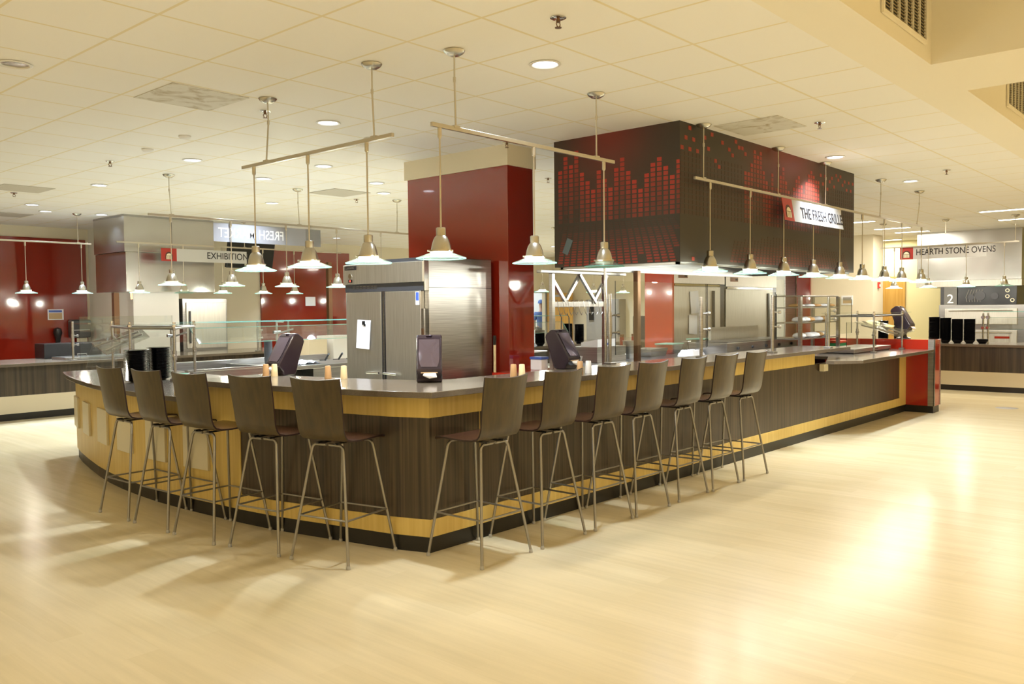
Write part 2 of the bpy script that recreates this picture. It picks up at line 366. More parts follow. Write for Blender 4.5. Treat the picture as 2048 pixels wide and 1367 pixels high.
# ceiling: tiled field, plain gypsum band and beams, raised coffers
YT, YB = 2.03, 1.69
c = MB().box(X0, X1 + 2, YT, 21, H, H + 0.05).build('ceiling', ceil_m); struct(c)
XC = [(-2.7, 1.27), (2.2, 6.14), (7.07, 11.0), (11.95, 15.9), (16.85, 20.8)]
YC0 = -2.6
HC = H + 0.62
g = MB(); g.box(X0, X1 + 2, YB, YT, H, H + 0.05); g.box(X0, X1 + 2, Y0, YC0, H, H + 0.05)
ends = [X0] + [e for p in XC for e in p] + [X1 + 2]
for i in range(0, len(ends), 2): g.box(ends[i], ends[i + 1], YC0, YB, H, H + 0.05)
for a, b in XC:
    g.box(a - 0.03, a, YC0, YB, H + 0.05, HC); g.box(b, b + 0.03, YC0, YB, H + 0.05, HC)
    g.box(a - 0.03, b + 0.03, YB, YB + 0.03, H + 0.05, HC); g.box(a - 0.03, b + 0.03, YC0 - 0.03, YC0, H + 0.05, HC)
    g.box(a - 0.03, b + 0.03, YC0 - 0.03, YB + 0.03, HC, HC + 0.04)
struct(g.build('ceiling', gyp))
# walls
w = MB()
w.box(X0, 20.0, Y1, Y1 + 0.12, 0, H); w.box(20.75, X1, Y1, Y1 + 0.12, 0, H); w.box(20.0, 20.75, Y1, Y1 + 0.12, 2.05, H)
struct(w.build('wall_back', wall_cream))
struct(MB().box(X0 - 0.12, X0, Y0, 20, 0, H).build('wall_left', wall_cream))
struct(MB().box(X0, 24, Y0 - 0.12, Y0, 0, H).build('wall_front', wall_cream))
w = MB(); w.box(X1, X1 + 0.12, 11.0, 16.95, 0, H); struct(w.build('wall_right', wall_cream))
w = MB(); w.box(22.6, 22.72, Y0, 11.0, 0, H); w.box(X1, 22.72, 11.0, 11.12, 0, H); struct(w.build('wall_right', wall_yellow))
# passage behind the doorway
w = MB(); w.box(19.2, 22.5, 20.0, 20.1, 0, H); w.box(19.2, 19.3, Y1 + 0.12, 20, 0, H); w.box(22.4, 22.5, Y1 + 0.12, 20, 0, H)
struct(w.build('wall_passage', wall_white))
# kitchen block behind the exhibition hood
w = MB(); w.box(6.9, 7.0, 15.1, Y1, 0, H); w.box(7.0, 7.75, 15.1, 15.2, 0, H); w.box(7.65, 7.75, 15.2, Y1, 0, H)
struct(w.build('wall_alcove', wall_white))
# cream pier and return wall far right
w = MB(); w.box(20.06, 20.74, 6.71, 7.14, 0, H); struct(w.build('wall_pier', wall_cream))
w = MB(); w.box(20.06, 20.2, 7.14, 11.0, 0, H); struct(w.build('wall_return', wall_cream))

# ================================================================ CEILING FITTINGS
def make_downlight(name, on):
    t = thing(name, 'x', 'downlight')
    m = MB(); m.lathe([(0.078, 0), (0.098, 0), (0.105, -0.006), (0.098, -0.010), (0.086, -0.010), (0.080, -0.004)], n=32, close=True)
    m.build('trim_ring', trim_w if on else trim_w, t, local=True)
    m = MB(); m.lathe([(0.0, -0.0025), (0.082, -0.0025)], n=32)
    m.build('lens', lens_on if on else lens_off, t, local=True, recalc=False)
    return t
dl_on = make_downlight('downlight', True); dl_off = make_downlight('downlight', False)
DL = [(4.354, 3.538, 'lit round downlight nearest the camera, over the counter corner'),
      (4.43, 5.97, 'lit round downlight between the two nearest canopy stems, left of the red column'),
      (4.53, 8.456, 'lit round downlight above the stainless exhibition hood, nearest of three'),
      (5.718, 7.805, 'lit round downlight just left of the second pendant stem, before the red column'),
      (5.75, 9.047, 'lit round downlight behind the leftmost pendant of the near rail'),
      (6.947, 8.388, 'lit round downlight beside the red column, front one of a close pair'),
      (7.609, 9.042, 'lit round downlight beside the red column, rear one of a close pair'),
      (4.61, 10.923, 'lit round downlight at far left between two sprinklers'),
      (4.746, 13.56, 'lit round downlight nearest the left edge over the red back panel'),
      (6.012, 14.201, 'lit round downlight close to the left end of the stainless hood'),
      (9.218, 3.487, 'lit round downlight beside the printed hood, over the hanging grille sign'),
      (11.715, 3.455, 'lit round downlight beyond the printed hood, between two canopies'),
      (7.141, 11.022, 'lit round downlight over the mirrored sign, left of the long stem'),
      (5.2, 14.3, 'lit round downlight behind the far left canopy'),
      (7.2, 14.0, 'lit round downlight over the top edge of the stainless hood'),
      (9.3, 9.6, 'lit round downlight left of the red column above the far rail'),
      (9.0, 6.6, 'lit round downlight seen between the red column and printed hood')]
DL += [(x, y, 'round downlight added to brighten the far kitchens, %s in the run' % ordn(k)) for k, (x, y) in enumerate(((11.5, 12.6), (14.2, 12.6), (17.0, 12.6), (14.5, 9.0), (17.5, 8.8), (19.6, 14.6), (11.6, 15.4), (15.6, 15.4), (17.4, 13.9)))]  # extra downlights, mostly out of sight, added to brighten the far walls
for i, (x, y, lb) in enumerate(DL):
    o = dl_on if i == 0 else dup(dl_on, (x, y, H))
    o.location = (x, y, H); o['label'] = lb; o['group'] = 'recessed downlights in the tiled ceiling'
    area_light('lamp', (0, 0, -0.012), P_DOWN * {10: 0.5, 11: 0.5, 4: 0.08, 0: 0.9, 1: 1.2}.get(i, 0.72), COOL, 0.12, spread=math.radians(105), parent=o)
dl_off.location = (2.021, 5.992, H); dl_off['label'] = 'unlit round downlight with a mirrored reflector at the left edge'; dl_off['group'] = 'recessed downlights in the tiled ceiling'
# linear lights far right
LIN = [(16.75, 5.93), (18.66, 5.86), (19.9, 5.83), (16.52, 3.39), (22.03, 7.06), (18.43, 3.49)]
lin = thing('linear_ceiling_light', 'x', 'ceiling light', group='short linear lights over the ovens area')
MB().box(-0.09, 0.09, -0.36, 0.36, -0.012, 0).build('housing', trim_w, lin, local=True)
MB().box(-0.07, 0.07, -0.34, 0.34, -0.016, -0.0121).build('lens', lens_lin, lin, local=True)
for i, (x, y) in enumerate(LIN):
    o = lin if i == 0 else dup(lin, (x, y, H)); o.location = (x, y, H)
    o['label'] = ['short linear light just right of the printed hood end', 'short linear light between the last two grille canopies', 'short linear light farther back, left of the oven hood top',
                  'short linear light in the ceiling nearest the right edge', 'smallest linear light low beside the pale yellow wall', 'short linear light cut off by the right edge above the oven hood'][i]
    area_light('lamp', (0, 0, -0.02), 17, MID, 0.12, 0.66, parent=o)
# sprinklers
SP = [(3.714, 2.923), (3.83, 5.983), (3.962, 9.114), (6.117, 5.45), (7.384, 2.93), (8.167, 6.604), (7.744, 9.8), (11.068, 2.861), (4.114, 12.367)]
SPL = ['chrome sprinkler head nearest the camera at the top of the view', 'sprinkler head just behind the leftmost near canopy', 'sprinkler head at left above the far left downlights',
       'sprinkler head in front of the cream cap of the red column', 'sprinkler head above the right part of the printed hood', 'sprinkler head between the red column and the printed hood',
       'small sprinkler head left of the red column over the far rail', 'small sprinkler head in the far right ceiling', 'small sprinkler head by the left edge of the ceiling']
sp = thing('sprinkler', 'x', 'sprinkler', group='ceiling sprinkler heads')
MB().lathe([(0, -0.001), (0.042, -0.001), (0.045, -0.005), (0.030, -0.012), (0.0, -0.013)], n=24).build('escutcheon', chrome, sp, local=True)
m = MB(); m.tube([(0, 0, -0.012), (0, 0, -0.028)], 0.012, 10); m.tube([(0.012, 0, -0.026), (0.017, 0, -0.038), (0.006, 0, -0.055)], 0.003, 6); m.tube([(-0.012, 0, -0.026), (-0.017, 0, -0.038), (-0.006, 0, -0.055)], 0.003, 6)
m.lathe([(0, -0.054), (0.019, -0.055), (0.019, -0.058), (0, -0.059)], n=16); m.build('nozzle', copper, sp, local=True)
for i, (x, y) in enumerate(SP):
    o = sp if i == 0 else dup(sp, (x, y, H)); o.location = (x, y, H); o['label'] = SPL[i]
# stained and grey perforated panels, little dome detector
def panel(x, y, mat, lb):
    m = MB(); m.box(x - 0.297, x + 0.297, y - 0.297, y + 0.297, H - 0.006, H - 0.0005)
    tag(m.build('ceiling_vent', mat), lb, 'vent', 'perforated ceiling return panels')
panel(3.215, 5.99, stain, 'stained perforated ceiling return panel nearest the camera at left')
panel(7.15, 3.37, stain, 'stained perforated ceiling return panel touching the printed hood')
panel(7.16, 9.43, grey_panel, 'grey ceiling return panel over the far rail left of the red column')
panel(4.05, 11.9, grey_panel, 'grey ceiling return panel cut off by the left edge')
panel(4.94, 15.2, grey_panel, 'dark ceiling return panel at far left before the stainless hood')
panel(10.6, 7.9, grey_panel, 'grey ceiling return panel seen behind the printed hood')
DM = [(3.87, 7.35), (3.93, 8.20), (5.10, 6.25), (5.25, 6.55)]
for i, (x, y) in enumerate(DM):
    m = MB(); m.lathe([(0.055, -0.001), (0.055, -0.012), (0.042, -0.025), (0.0, -0.032)], n=20)
    o = m.build('ceiling_detector', trim_w); o.location = (x, y, H)
    tag(o, ['white ceiling detector right of the near left canopy stem', 'white ceiling detector farther left, beside a lit downlight',
        'white ceiling detector left of the cream column cap', 'white ceiling detector closest to the cream column cap'][i], 'detector', 'small white ceiling detectors')
# return grilles in the coffers
def grille(x0, x1, lb):
    t = thing('air_grille', lb, 'air grille', (x0, YB, H + 0.12))
    z0, z1 = H + 0.12, H + 0.50
    MB().box(x0, x1, YB - 0.004, YB, z0, z1).build('backing', black_base, t)
    m = MB(); y0, y1 = YB - 0.02, YB - 0.003
    m.box(x0 - 0.02, x1 + 0.02, y0, y1, z0 - 0.025, z0); m.box(x0 - 0.02, x1 + 0.02, y0, y1, z1, z1 + 0.025)
    m.box(x0 - 0.02, x0, y0, y1, z0, z1); m.box(x1, x1 + 0.02, y0, y1, z0, z1)
    n = int(round((x1 - x0) / 0.14))
    for k in range(1, n): x = x0 + (x1 - x0) * k / n; m.box(x - 0.004, x + 0.004, y0, y1, z0, z1)
    m.build('frame', gyp, t)
    m = MB(); z = z0 + 0.012
    while z < z1: m.box(x0, x1, YB - 0.012, YB - 0.007, z, z + 0.0035); z += 0.020
    m.build('louvre', simple('tan painted louvre', (0.30, 0.24, 0.12), 0.5), t)
grille(5.17, 5.97, 'black louvred return grille in the ceiling coffer nearest the camera')
grille(8.35, 9.15, 'black louvred return grille in the coffer at the right edge')
# unseen lights added to warm and fill the room, on the beams and seating side
lens_warm = emis('lit warm lens', (1.0, 0.86, 0.58), 6.0)
RL = [((XC[i][1] + XC[i + 1][0]) / 2, y) for i in range(4) for y in (-0.4, -2.2)] + [(x, y) for x in (-3.0, 1.0, 5.0, 9.0, 13.0, 17.0) for y in (-3.4, -5.4)] + [(-2.6, y) for y in (0.8, 3.4, 6.0, 8.6, 11.2)]
rm = thing('fill_downlight', 'x', 'downlight')
m = MB(); m.lathe([(0.0, -0.003), (0.11, -0.003)], n=28); m.build('lens', lens_warm, rm, local=True, recalc=False)
m = MB(); m.lathe([(0.105, 0), (0.13, 0), (0.126, -0.010), (0.108, -0.008)], n=28, close=True); m.build('trim_ring', trim_w, rm, local=True)
for i, (x, y) in enumerate(RL):
    o = rm if i == 0 else dup(rm, (x, y, H)); o.location = (x, y, H)
    o['label'] = 'round warm downlight added as fill over the seating side, outside the view'; o['group'] = 'added warm fill downlights over the seating side'
    area_light('lamp', (0, 0, -0.02), P_FILL * (0.42 if x > 8 else (0.2 if x > 5 else 0.45) if y > -1 and x > 0 else 0.7 if x < -2 else 0.75 if x > 4 else 1.1), NEUT if x < 4 else WARM, 0.2, spread=math.radians(140), parent=o)

# ================================================================ ISLAND: counter bodies and tops
CURVE = [(3.82, 9.82), (3.71, 9.44), (3.60, 8.99), (3.49, 8.5), (3.416, 8.1), (3.364, 7.7), (3.335, 7.3), (3.322, 6.95), (3.33, 6.6), (3.352, 6.25), (3.375, 5.95), (3.392, 5.73), (3.435, 5.375), (3.50, 5.05), (3.583, 4.676), (3.655, 4.341), (3.76, 4.05)]
XE, YE = 13.30, 3.965                       # where the front meets the red end wall
def yfront(x): return 4.05 + (YE - 4.05) * (x - 3.76) / (XE - 3.76)
FULL = CURVE + [(XE, YE)]
iL = 9                                       # index on CURVE where the tall bar begins
XT = 10.86                                   # right end of the tall bar top
TALL = CURVE[iL:] + [(XT - 0.08, yfront(XT - 0.08))]
XB = 9.95                                    # right end of the maple apron
bar = thing('bar_counter', 'curved maple and dark laminate bar counter with black base in the middle', 'counter', (3.76, 4.05, 0))
MB().ribbon(FULL, 0.0, 0.106, -0.012, 0.05).build('toe_kick', black_base, bar)
MB().ribbon(FULL, 0.106, 0.221, 0.0, 0.04).build('lower_maple_band', maple, bar)
darkp = CURVE[11:] + [(13.02, yfront(13.02))]
MB().ribbon(darkp, 0.221, 0.889, -0.008, 0.04).build('dark_laminate_panel', zebra, bar)
MB().ribbon(CURVE[:12], 0.221, 0.889, 0.0, 0.04).build('maple_end_panel', maple, bar)
MB().ribbon([(13.02, yfront(13.02)), (XE, YE)], 0.221, 0.889, 0.0, 0.04).build('maple_end_panel', maple, bar)
ap = CURVE[iL - 1:] + [(XB, yfront(XB)), (XB + 0.75, yfront(XB) + 0.36)]
MB().ribbon(ap, 0.889, 1.030, 0.0, 0.04).build('maple_apron', maple, bar)
MB().ribbon([(4.235, yfront(4.235)), (4.239, yfront(4.239))], 0.221, 0.889, -0.006, 0.02).build('panel_seam', maple, bar)
def along(path, y):
    for a, b in zip(path, path[1:]):
        if (a[1] - y) * (b[1] - y) <= 0: k = (y - a[1]) / (b[1] - a[1]); return (a[0] + (b[0] - a[0]) * k, y)
for yc in (9.63, 8.95, 8.20, 7.55, 6.91, 6.29):
    seg = [along(CURVE, yc + d) for d in (0.17, 0.06, -0.06, -0.17)]
    MB().ribbon(seg, 0.36, 0.685, 0.022, 0.022).build('raised_tile', cream_tile, bar, bevel=0.002)
# inner carcass
MB().ribbon(FULL, 0.02, 0.86, -0.06, 0.03).build('carcass', black_base, bar)
t = MB().prism(offset(TALL, 0.115) + [(10.78, 4.50), (4.46, 4.56), (4.24, 4.72), (4.06, 5.32), (3.97, 5.80), (3.92, 6.24)], 1.030, 1.070).build('countertop', stone, bevel=0.003)
tag(t, 'long raised grey brown quartz bar top bent around the near corner', 'countertop')
lowL = [(3.92, 10.12)] + CURVE[:iL + 1]
pl = offset(lowL, 0.11) + [(4.6, CURVE[iL][1]), (4.6, 10.15), (4.0, 10.22)]
t = MB().prism(pl, 0.89, 0.93).build('countertop', stone, bevel=0.003)
tag(t, 'low curved grey brown countertop under the black plate stacks', 'countertop')
pl = [(10.39, 3.58), (10.05, 3.80), (10.05, 3.90), (10.9, 4.2), (10.9, 4.94), (13.295, 4.94), (13.295, 3.58)]
t = MB().prism(pl, 0.89, 0.93).build('countertop', stone, bevel=0.003)
tag(t, 'low grey brown serving shelf running into the red end wall', 'countertop')
tag(MB().box(10.07, 10.20, 3.93, 3.985, 0.80, 0.885).build('outlet_box', cream_tile), 'small cream outlet box under the low serving shelf', 'outlet')
# red end wall of the island
e = thing('end_wall', 'red gloss end wall of the island with stainless corner trims', 'end wall', (13.455, 3.58, 0))
m = MB(); m.box(13.30, 13.61, 3.58, 6.5, 0.102, 1.072); m.build('red_panel', red_bright, e, bevel=0.003)
m = MB(); m.box(13.31, 13.60, 3.59, 6.5, 0, 0.102); m.build('toe_kick', black_base, e)
m = MB(); m.box(13.292, 13.302, 3.574, 3.66, 0.102, 1.076); m.box(13.292, 13.325, 3.570, 3.582, 0.102, 1.076); m.box(13.592, 13.614, 3.570, 3.582, 0.102, 1.076)
m.build('corner_trim', steel, e)

# ================================================================ BAR STOOLS
def make_stool():
    t = thing('bar_stool', 'x', 'bar stool', group='bar stools around the counter')
    # bent plywood shell: profile in x-z, front edge +x
    prof = [(0.215, 0.752), (0.20, 0.764), (0.16, 0.770), (0.06, 0.766), (-0.04, 0.762), (-0.12, 0.765), (-0.165, 0.778), (-0.195, 0.805), (-0.212, 0.845), (-0.222, 0.90), (-0.236, 0.99), (-0.252, 1.08), (-0.272, 1.172)]
    wid = [0.178, 0.188, 0.192, 0.194, 0.190, 0.188, 0.188, 0.188, 0.189, 0.191, 0.195, 0.199, 0.203]
    n = len(prof); K = 13; th = 0.011
    def nrm(i):
        a = prof[max(i - 1, 0)]; b = prof[min(i + 1, n - 1)]; d = Vector((b[0] - a[0], b[1] - a[1])).normalized(); return Vector((d.y, -d.x))
    front = []; back = []
    for i, (x, z) in enumerate(prof):
        nn = nrm(i); u = i / (n - 1); bow = 0.026 * max(0, (i - 5) / (n - 6)) + 0.006
        for k in range(K):
            q = -1 + 2 * k / (K - 1); cup = bow * (q * q - 0.4)
            y = wid[i] * q
            px, pz = (x + cup, z) if i > 6 else (x, z + cup * 0.5)
            if i == n - 1: pz -= 0.012 * (1 - q * q) - 0.004
            front.append((px, y, pz)); back.append((px + nn.x * th, y, pz + nn.y * th))
    def grid(i0, i1, name, bmat, fmat):
        m = MB(); r = range(i0, i1 + 1); vs = [front[i * K + k] for i in r for k in range(K)] + [back[i * K + k] for i in r for k in range(K)]
        R = i1 - i0 + 1; o = R * K; f1 = []; f2 = []; ed = []
        for i in range(R - 1):
            for k in range(K - 1):
                a = i * K + k; f1.append((a, a + 1, a + K + 1, a + K)); f2.append((o + a, o + a + K, o + a + K + 1, o + a + 1))
        for i in range(R - 1):
            for k in (0, K - 1): a = i * K + k; ed.append((a, a + K, o + a + K, o + a))
        for k in range(K - 1):
            for i in (0, R - 1): a = i * K + k; ed.append((a, a + 1, o + a + 1, o + a))
        m.v = vs
        for f in f1: m.f.append(f); m.m.append(0); m.sm.append(True)
        for f in f2: m.f.append(f); m.m.append(1); m.sm.append(True)
        for f in ed: m.f.append(f); m.m.append(2); m.sm.append(False)
        return m.build(name, [fmat, bmat, ply_edge], t, local=True)
    grid(0, 6, 'seat', ply_seat, ply_seat); grid(6, n - 1, 'backrest', ply_back, ply_back)
    def arc(p, q, r, nn=5):
        return [p, q, r]
    def leg(sx, sy):
        # from the middle of the top bar, round the bend, down to the floor
        tx = -0.135 if sx < 0 else 0.15; fx = 0.236 * sx; z = 0.742
        bx = lambda zz: tx + (fx - tx) * (z - zz) / z
        pts = [(tx, 0.012 * sy, z), (tx, 0.095 * sy, z)]
        for a in (0.25, 0.5, 0.75, 1.0):
            an = a * PI / 2 * 0.86; pts.append((bx(z - 0.04 * (1 - math.cos(an))), (0.095 + 0.036 * math.sin(an)) * sy, z - 0.04 * (1 - math.cos(an))))
        pts.append((fx, 0.236 * sy, 0.012))
        m = MB(); m.tube(pts, 0.0095, 10)
        l = m.build('leg', leg_metal, t, local=True)
        g = MB(); g.lathe([(0, 0), (0.012, 0.001), (0.0135, 0.008), (0.0115, 0.020), (0.0096, 0.024)], (fx, 0.236 * sy, 0), 12)
        g.build('foot_glide', foot_pl, l, local=True)
    for sx in (-1, 1):
        for sy in (-1, 1): leg(sx, sy)
    k = (0.742 - 0.285) / (0.742 - 0.012)
    def at(sx, sy):
        tx = -0.135 if sx < 0 else 0.15; return Vector((tx + (0.236 * sx - tx) * k, (0.131 + (0.236 - 0.131) * k) * sy, 0.285))
    cs = [at(-1, -1), at(1, -1), at(1, 1), at(-1, 1)]
    m = MB()
    for a, b in zip(cs, cs[1:] + cs[:1]): m.tube([a, b], 0.0065, 8)
    m.build('footrest_ring', leg_metal, t, local=True)
    m = MB()
    for x in (-0.135, 0.15):
        for y in (-0.075, 0.075): m.box(x - 0.02, x + 0.02, y - 0.012, y + 0.012, 0.7485, 0.759)
    m.tube([(-0.135, 0.06, 0.750), (0.15, 0.06, 0.750)], 0.006, 8); m.tube([(-0.135, -0.06, 0.750), (0.15, -0.06, 0.750)], 0.006, 8)
    m.build('seat_mount', black_pl, t, local=True)
    return t
stool = make_stool()
ST = [(3.118, 6.713, 1.5, 'leftmost dark walnut bar stool, far end of the curved side'),
      (3.142, 6.156, 3, 'dark walnut bar stool second from the left on the curved side'),
      (3.18, 5.608, 5.5, 'dark walnut bar stool third from the left, before the last cream tile'),
      (3.285, 5.030, 9.5, 'dark walnut bar stool fourth from the left, before the dark laminate panel'),
      (3.395, 4.470, 11.8, 'nearest dark walnut bar stool on the curved side, left of the counter corner'),
      (3.955, 3.796, 90.8, 'dark walnut bar stool right of the counter corner, first of the straight row'),
      (4.536, 3.788, 90, 'second dark walnut bar stool in the straight row, with a pale scratch on its back'),
      (5.126, 3.782, 89.7, 'third dark walnut bar stool in the straight row from the corner'),
      (5.645, 3.774, 89.7, 'fourth dark walnut bar stool in the straight row, in the middle of it'),
      (6.281, 3.780, 90, 'fifth dark walnut bar stool in the straight row from the corner'),
      (6.825, 3.765, 89.8, 'sixth dark walnut bar stool in the straight row, last but one'),
      (7.390, 3.754, 89.6, 'rightmost dark walnut bar stool, last of the straight row')]
for i, (x, y, a, lb) in enumerate(ST):
    if i < 5: x -= 0.015
    o = stool if i == 0 else dup(stool, (x, y, 0), math.radians(a), lb)
    o.location = (x, y, 0); o.rotation_euler = (0, 0, math.radians(a)); o['label'] = lb

# ================================================================ PENDANTS AND RAILS
ZR = 2.69
def make_pendant(on=True):
    t = thing('pendant_lamp', 'x', 'pendant lamp')
    z = -ZR                       # local origin on the rail underside
    m = MB(); m.tube([(0, 0, -0.0005), (0, 0, -0.055)], 0.0135, 12); m.tube([(0, 0, -0.055), (0, 0, -0.066)], [0.0135, 0.007], 12); m.build('rail_connector', nickel_rail, t, local=True)
    m = MB(); m.tube([(0, 0, -0.06), (0, 0, 2.085 + z)], 0.0055, 8); m.build('stem', nickel_rail, t, local=True)
    prof = [(0.0, 2.090), (0.024, 2.090), (0.029, 2.086), (0.030, 2.080), (0.030, 2.040), (0.037, 2.033), (0.047, 2.015), (0.055, 1.990), (0.060, 1.965), (0.062, 1.950), (0.058, 1.950), (0.050, 1.985), (0.036, 2.02), (0.0, 2.035)]
    m = MB(); m.lathe([(r, q + z) for r, q in prof], n=28); m.build('socket_bell', nickel, t, local=True)
    m = MB(); m.lathe([(0.060, 1.953 + z), (0.073, 1.953 + z), (0.073, 1.943 + z), (0.060, 1.943 + z)], n=28, close=True)
    for k in range(3):
        a = 2 * PI * k / 3 + 0.5; m.tube([(0.072 * math.cos(a), 0.072 * math.sin(a), 1.948 + z), (0.084 * math.cos(a), 0.084 * math.sin(a), 1.948 + z)], 0.006, 8)
    m.build('collar', nickel_rail, t, local=True)
    m = MB(); m.lathe([(0.0, 1.946 + z), (0.050, 1.946 + z), (0.066, 1.941 + z), (0.067, 1.922 + z), (0.050, 1.917 + z), (0.0, 1.914 + z)], n=28)
    m.build('diffuser', diff_glow if on else diff_off, t, local=True)
    m = MB(); m.lathe([(0.069, 1.938 + z), (0.105, 1.924 + z), (0.151, 1.907 + z)], n=40); m.lathe([(0.069, 1.932 + z), (0.105, 1.918 + z), (0.150, 1.900 + z)], n=40, mi=0)
    m.lathe([(0.151, 1.907 + z), (0.153, 1.903 + z), (0.150, 1.900 + z)], n=40, mi=1)
    m.build('glass_shade', [shade_glass, shade_edge], t, local=True)
    return t
pend = make_pendant(); pend_off = make_pendant(False)
used = {'on': False, 'off': False}
def pendant(x, y, label, group, on=True, power=P_PEND, zr=ZR):
    key = 'on' if on else 'off'; src = pend if on else pend_off
    if used[key]: o = dup(src, (x, y, zr), 0, label, group)
    else: o = src; used[key] = True; o.location = (x, y, zr); o['label'] = label; o['group'] = group
    if on: LAMPS.append((o, power))
    return o
LAMPS = []
def rail(p0, p1, canopies, label, group='hanging lamp rails', z=ZR):
    """bar plus the canopies and stems it hangs from"""
    p0 = Vector((*p0, 0)); p1 = Vector((*p1, 0)); d = (p1 - p0).normalized(); w = Vector((-d.y, d.x, 0)) * 0.009
    t = thing('lamp_rail', label, 'lamp rail', (p0.x, p0.y, z), group=group)
    m = MB(); c = (p0 + p1) / 2 + Vector((0, 0, z + 0.0125)); m.obox(c, d, w, (0, 0, 1), (p1 - p0).length / 2, 0.011, 0.0125); m.build('track_bar', nickel_rail, t, bevel=0.002)
    for (x, y) in canopies:
        q = (Vector((x, y, 0)) - p0).dot(d); b = p0 + d * q
        m = MB(); m.tube([(x, y, H - 0.03), (x, y, H - 0.17)], 0.0055, 8); m.tube([(x, y, H - 0.165), (x, y, H - 0.195)], 0.0095, 10); m.tube([(x, y, H - 0.19), (b.x, b.y, z + 0.024)], 0.006, 8)
        m.obox((b.x, b.y, z + 0.024), d, w, (0, 0, 1), 0.025, 0.014, 0.008); m.build('hanger_stem', nickel_rail, t)
        m = MB(); m.lathe([(0.066, -0.001), (0.068, -0.006), (0.058, -0.020), (0.036, -0.034), (0.012, -0.040), (0, -0.041)], (x, y, H), 28); m.build('canopy', nickel, t)
    return t
G1 = 'pendants with green glass shades'
rail((3.60, 5.95), (3.585, 4.16), [(3.62, 5.616), (3.575, 4.346)], 'near left lamp rail with three pendants over the curved bar')
for i, y in enumerate((5.780, 5.087, 4.432)):
    pendant(3.592, y, ['leftmost pendant on the near left rail over the curved bar', 'middle pendant on the near left rail over the curved bar', 'rightmost pendant on the near left rail, before the two door fridge top'][i], G1)
rail((3.535, 3.752), (5.435, 3.748), [(3.74, 3.757), (5.21, 3.748)], 'near middle lamp rail with three pendants over the counter corner')
for i, x in enumerate((3.60, 4.483, 5.306)):
    pendant(x, 3.75, ['largest pendant, in front of the red column', 'pendant in front of the right edge of the red column', 'unlit looking dark glass pendant before the left face of the printed hood'][i], G1, on=(i < 2))
rail((6.58, 3.70), (13.21, 3.70), [(6.736, 3.698), (8.263, 3.698), (9.50, 3.698), (11.302, 3.69), (12.844, 3.67)], 'longest lamp rail with nine pendants before the printed hood')
for i, x in enumerate((6.855, 7.640, 8.40, 9.161, 9.936, 10.673, 11.479, 12.189, 13.067)):
    pendant(x, 3.70, '%s pendant from the left on the long rail by the printed hood' % ordn(i), G1)
rail((4.538, 9.5), (8.479, 9.5), [(4.814, 9.54), (6.557, 9.52), (8.234, 9.49)], 'lamp rail carrying the mirrored market sign')
for i, x in enumerate((4.80, 5.566, 6.351, 7.154, 7.93)):
    pendant(x, 9.5, '%s pendant from the left on the rail of the mirrored sign' % ordn(i), G1)
rail((4.20, 14.3), (5.872, 14.3), [(5.67, 14.31)], 'far left lamp rail before the red back panel')
for i, x in enumerate((4.885, 5.715)):
    pendant(x, 14.3, ['pendant nearest the left edge before the red back panel', 'pendant left of the stainless hood before the red back panel'][i], G1)
rail((5.95, 13.55), (10.3, 13.55), [(8.2, 13.56)], 'far lamp rail carrying the exhibition sign')
for i, (x, on) in enumerate(((6.30, True), (7.05, False), (7.76, True), (8.56, True), (9.22, True))):
    pendant(x, 13.55, '%s pendant from the left on the rail of the exhibition sign' % ordn(i), G1, on)
rail((17.6, 5.745), (17.6, 3.327), [(17.6, 5.70), (17.6, 4.556), (17.6, 3.391)], 'lamp rail carrying the ovens sign at far right')
for i, (y, on) in enumerate(((5.482, True), (4.857, True), (4.193, True), (3.565, False))):
    pendant(17.6, y, '%s pendant from the left on the rail of the ovens sign' % ordn(i), G1, on)
rail((12.4, 10.6), (18.3, 10.6), [(13.3, 10.6)], 'distant lamp rail glimpsed between the red column and printed hood')
for i, x in enumerate((12.9, 14.6, 15.7, 16.9, 18.0)):
    pendant(x, 10.6, '%s distant pendant from the left seen under the printed hood' % ordn(i), G1)
for o, pw in LAMPS: point_light('bulb', (0, 0, 1.885 - ZR), pw, MID, 0.035, o)

# ================================================================ RED COLUMN
t = thing('column', 'big square red gloss column with a cream cap behind the fridge', 'column', (6.4, 6.27, 0))
MB().box(6.215, 6.60, 5.535, 6.985, 0, 2.99).build('red_cladding', red_gloss, t, bevel=0.003)
MB().box(6.19, 6.62, 5.51, 7.01, 2.985, H).build('cream_cap', wall_cream, t)

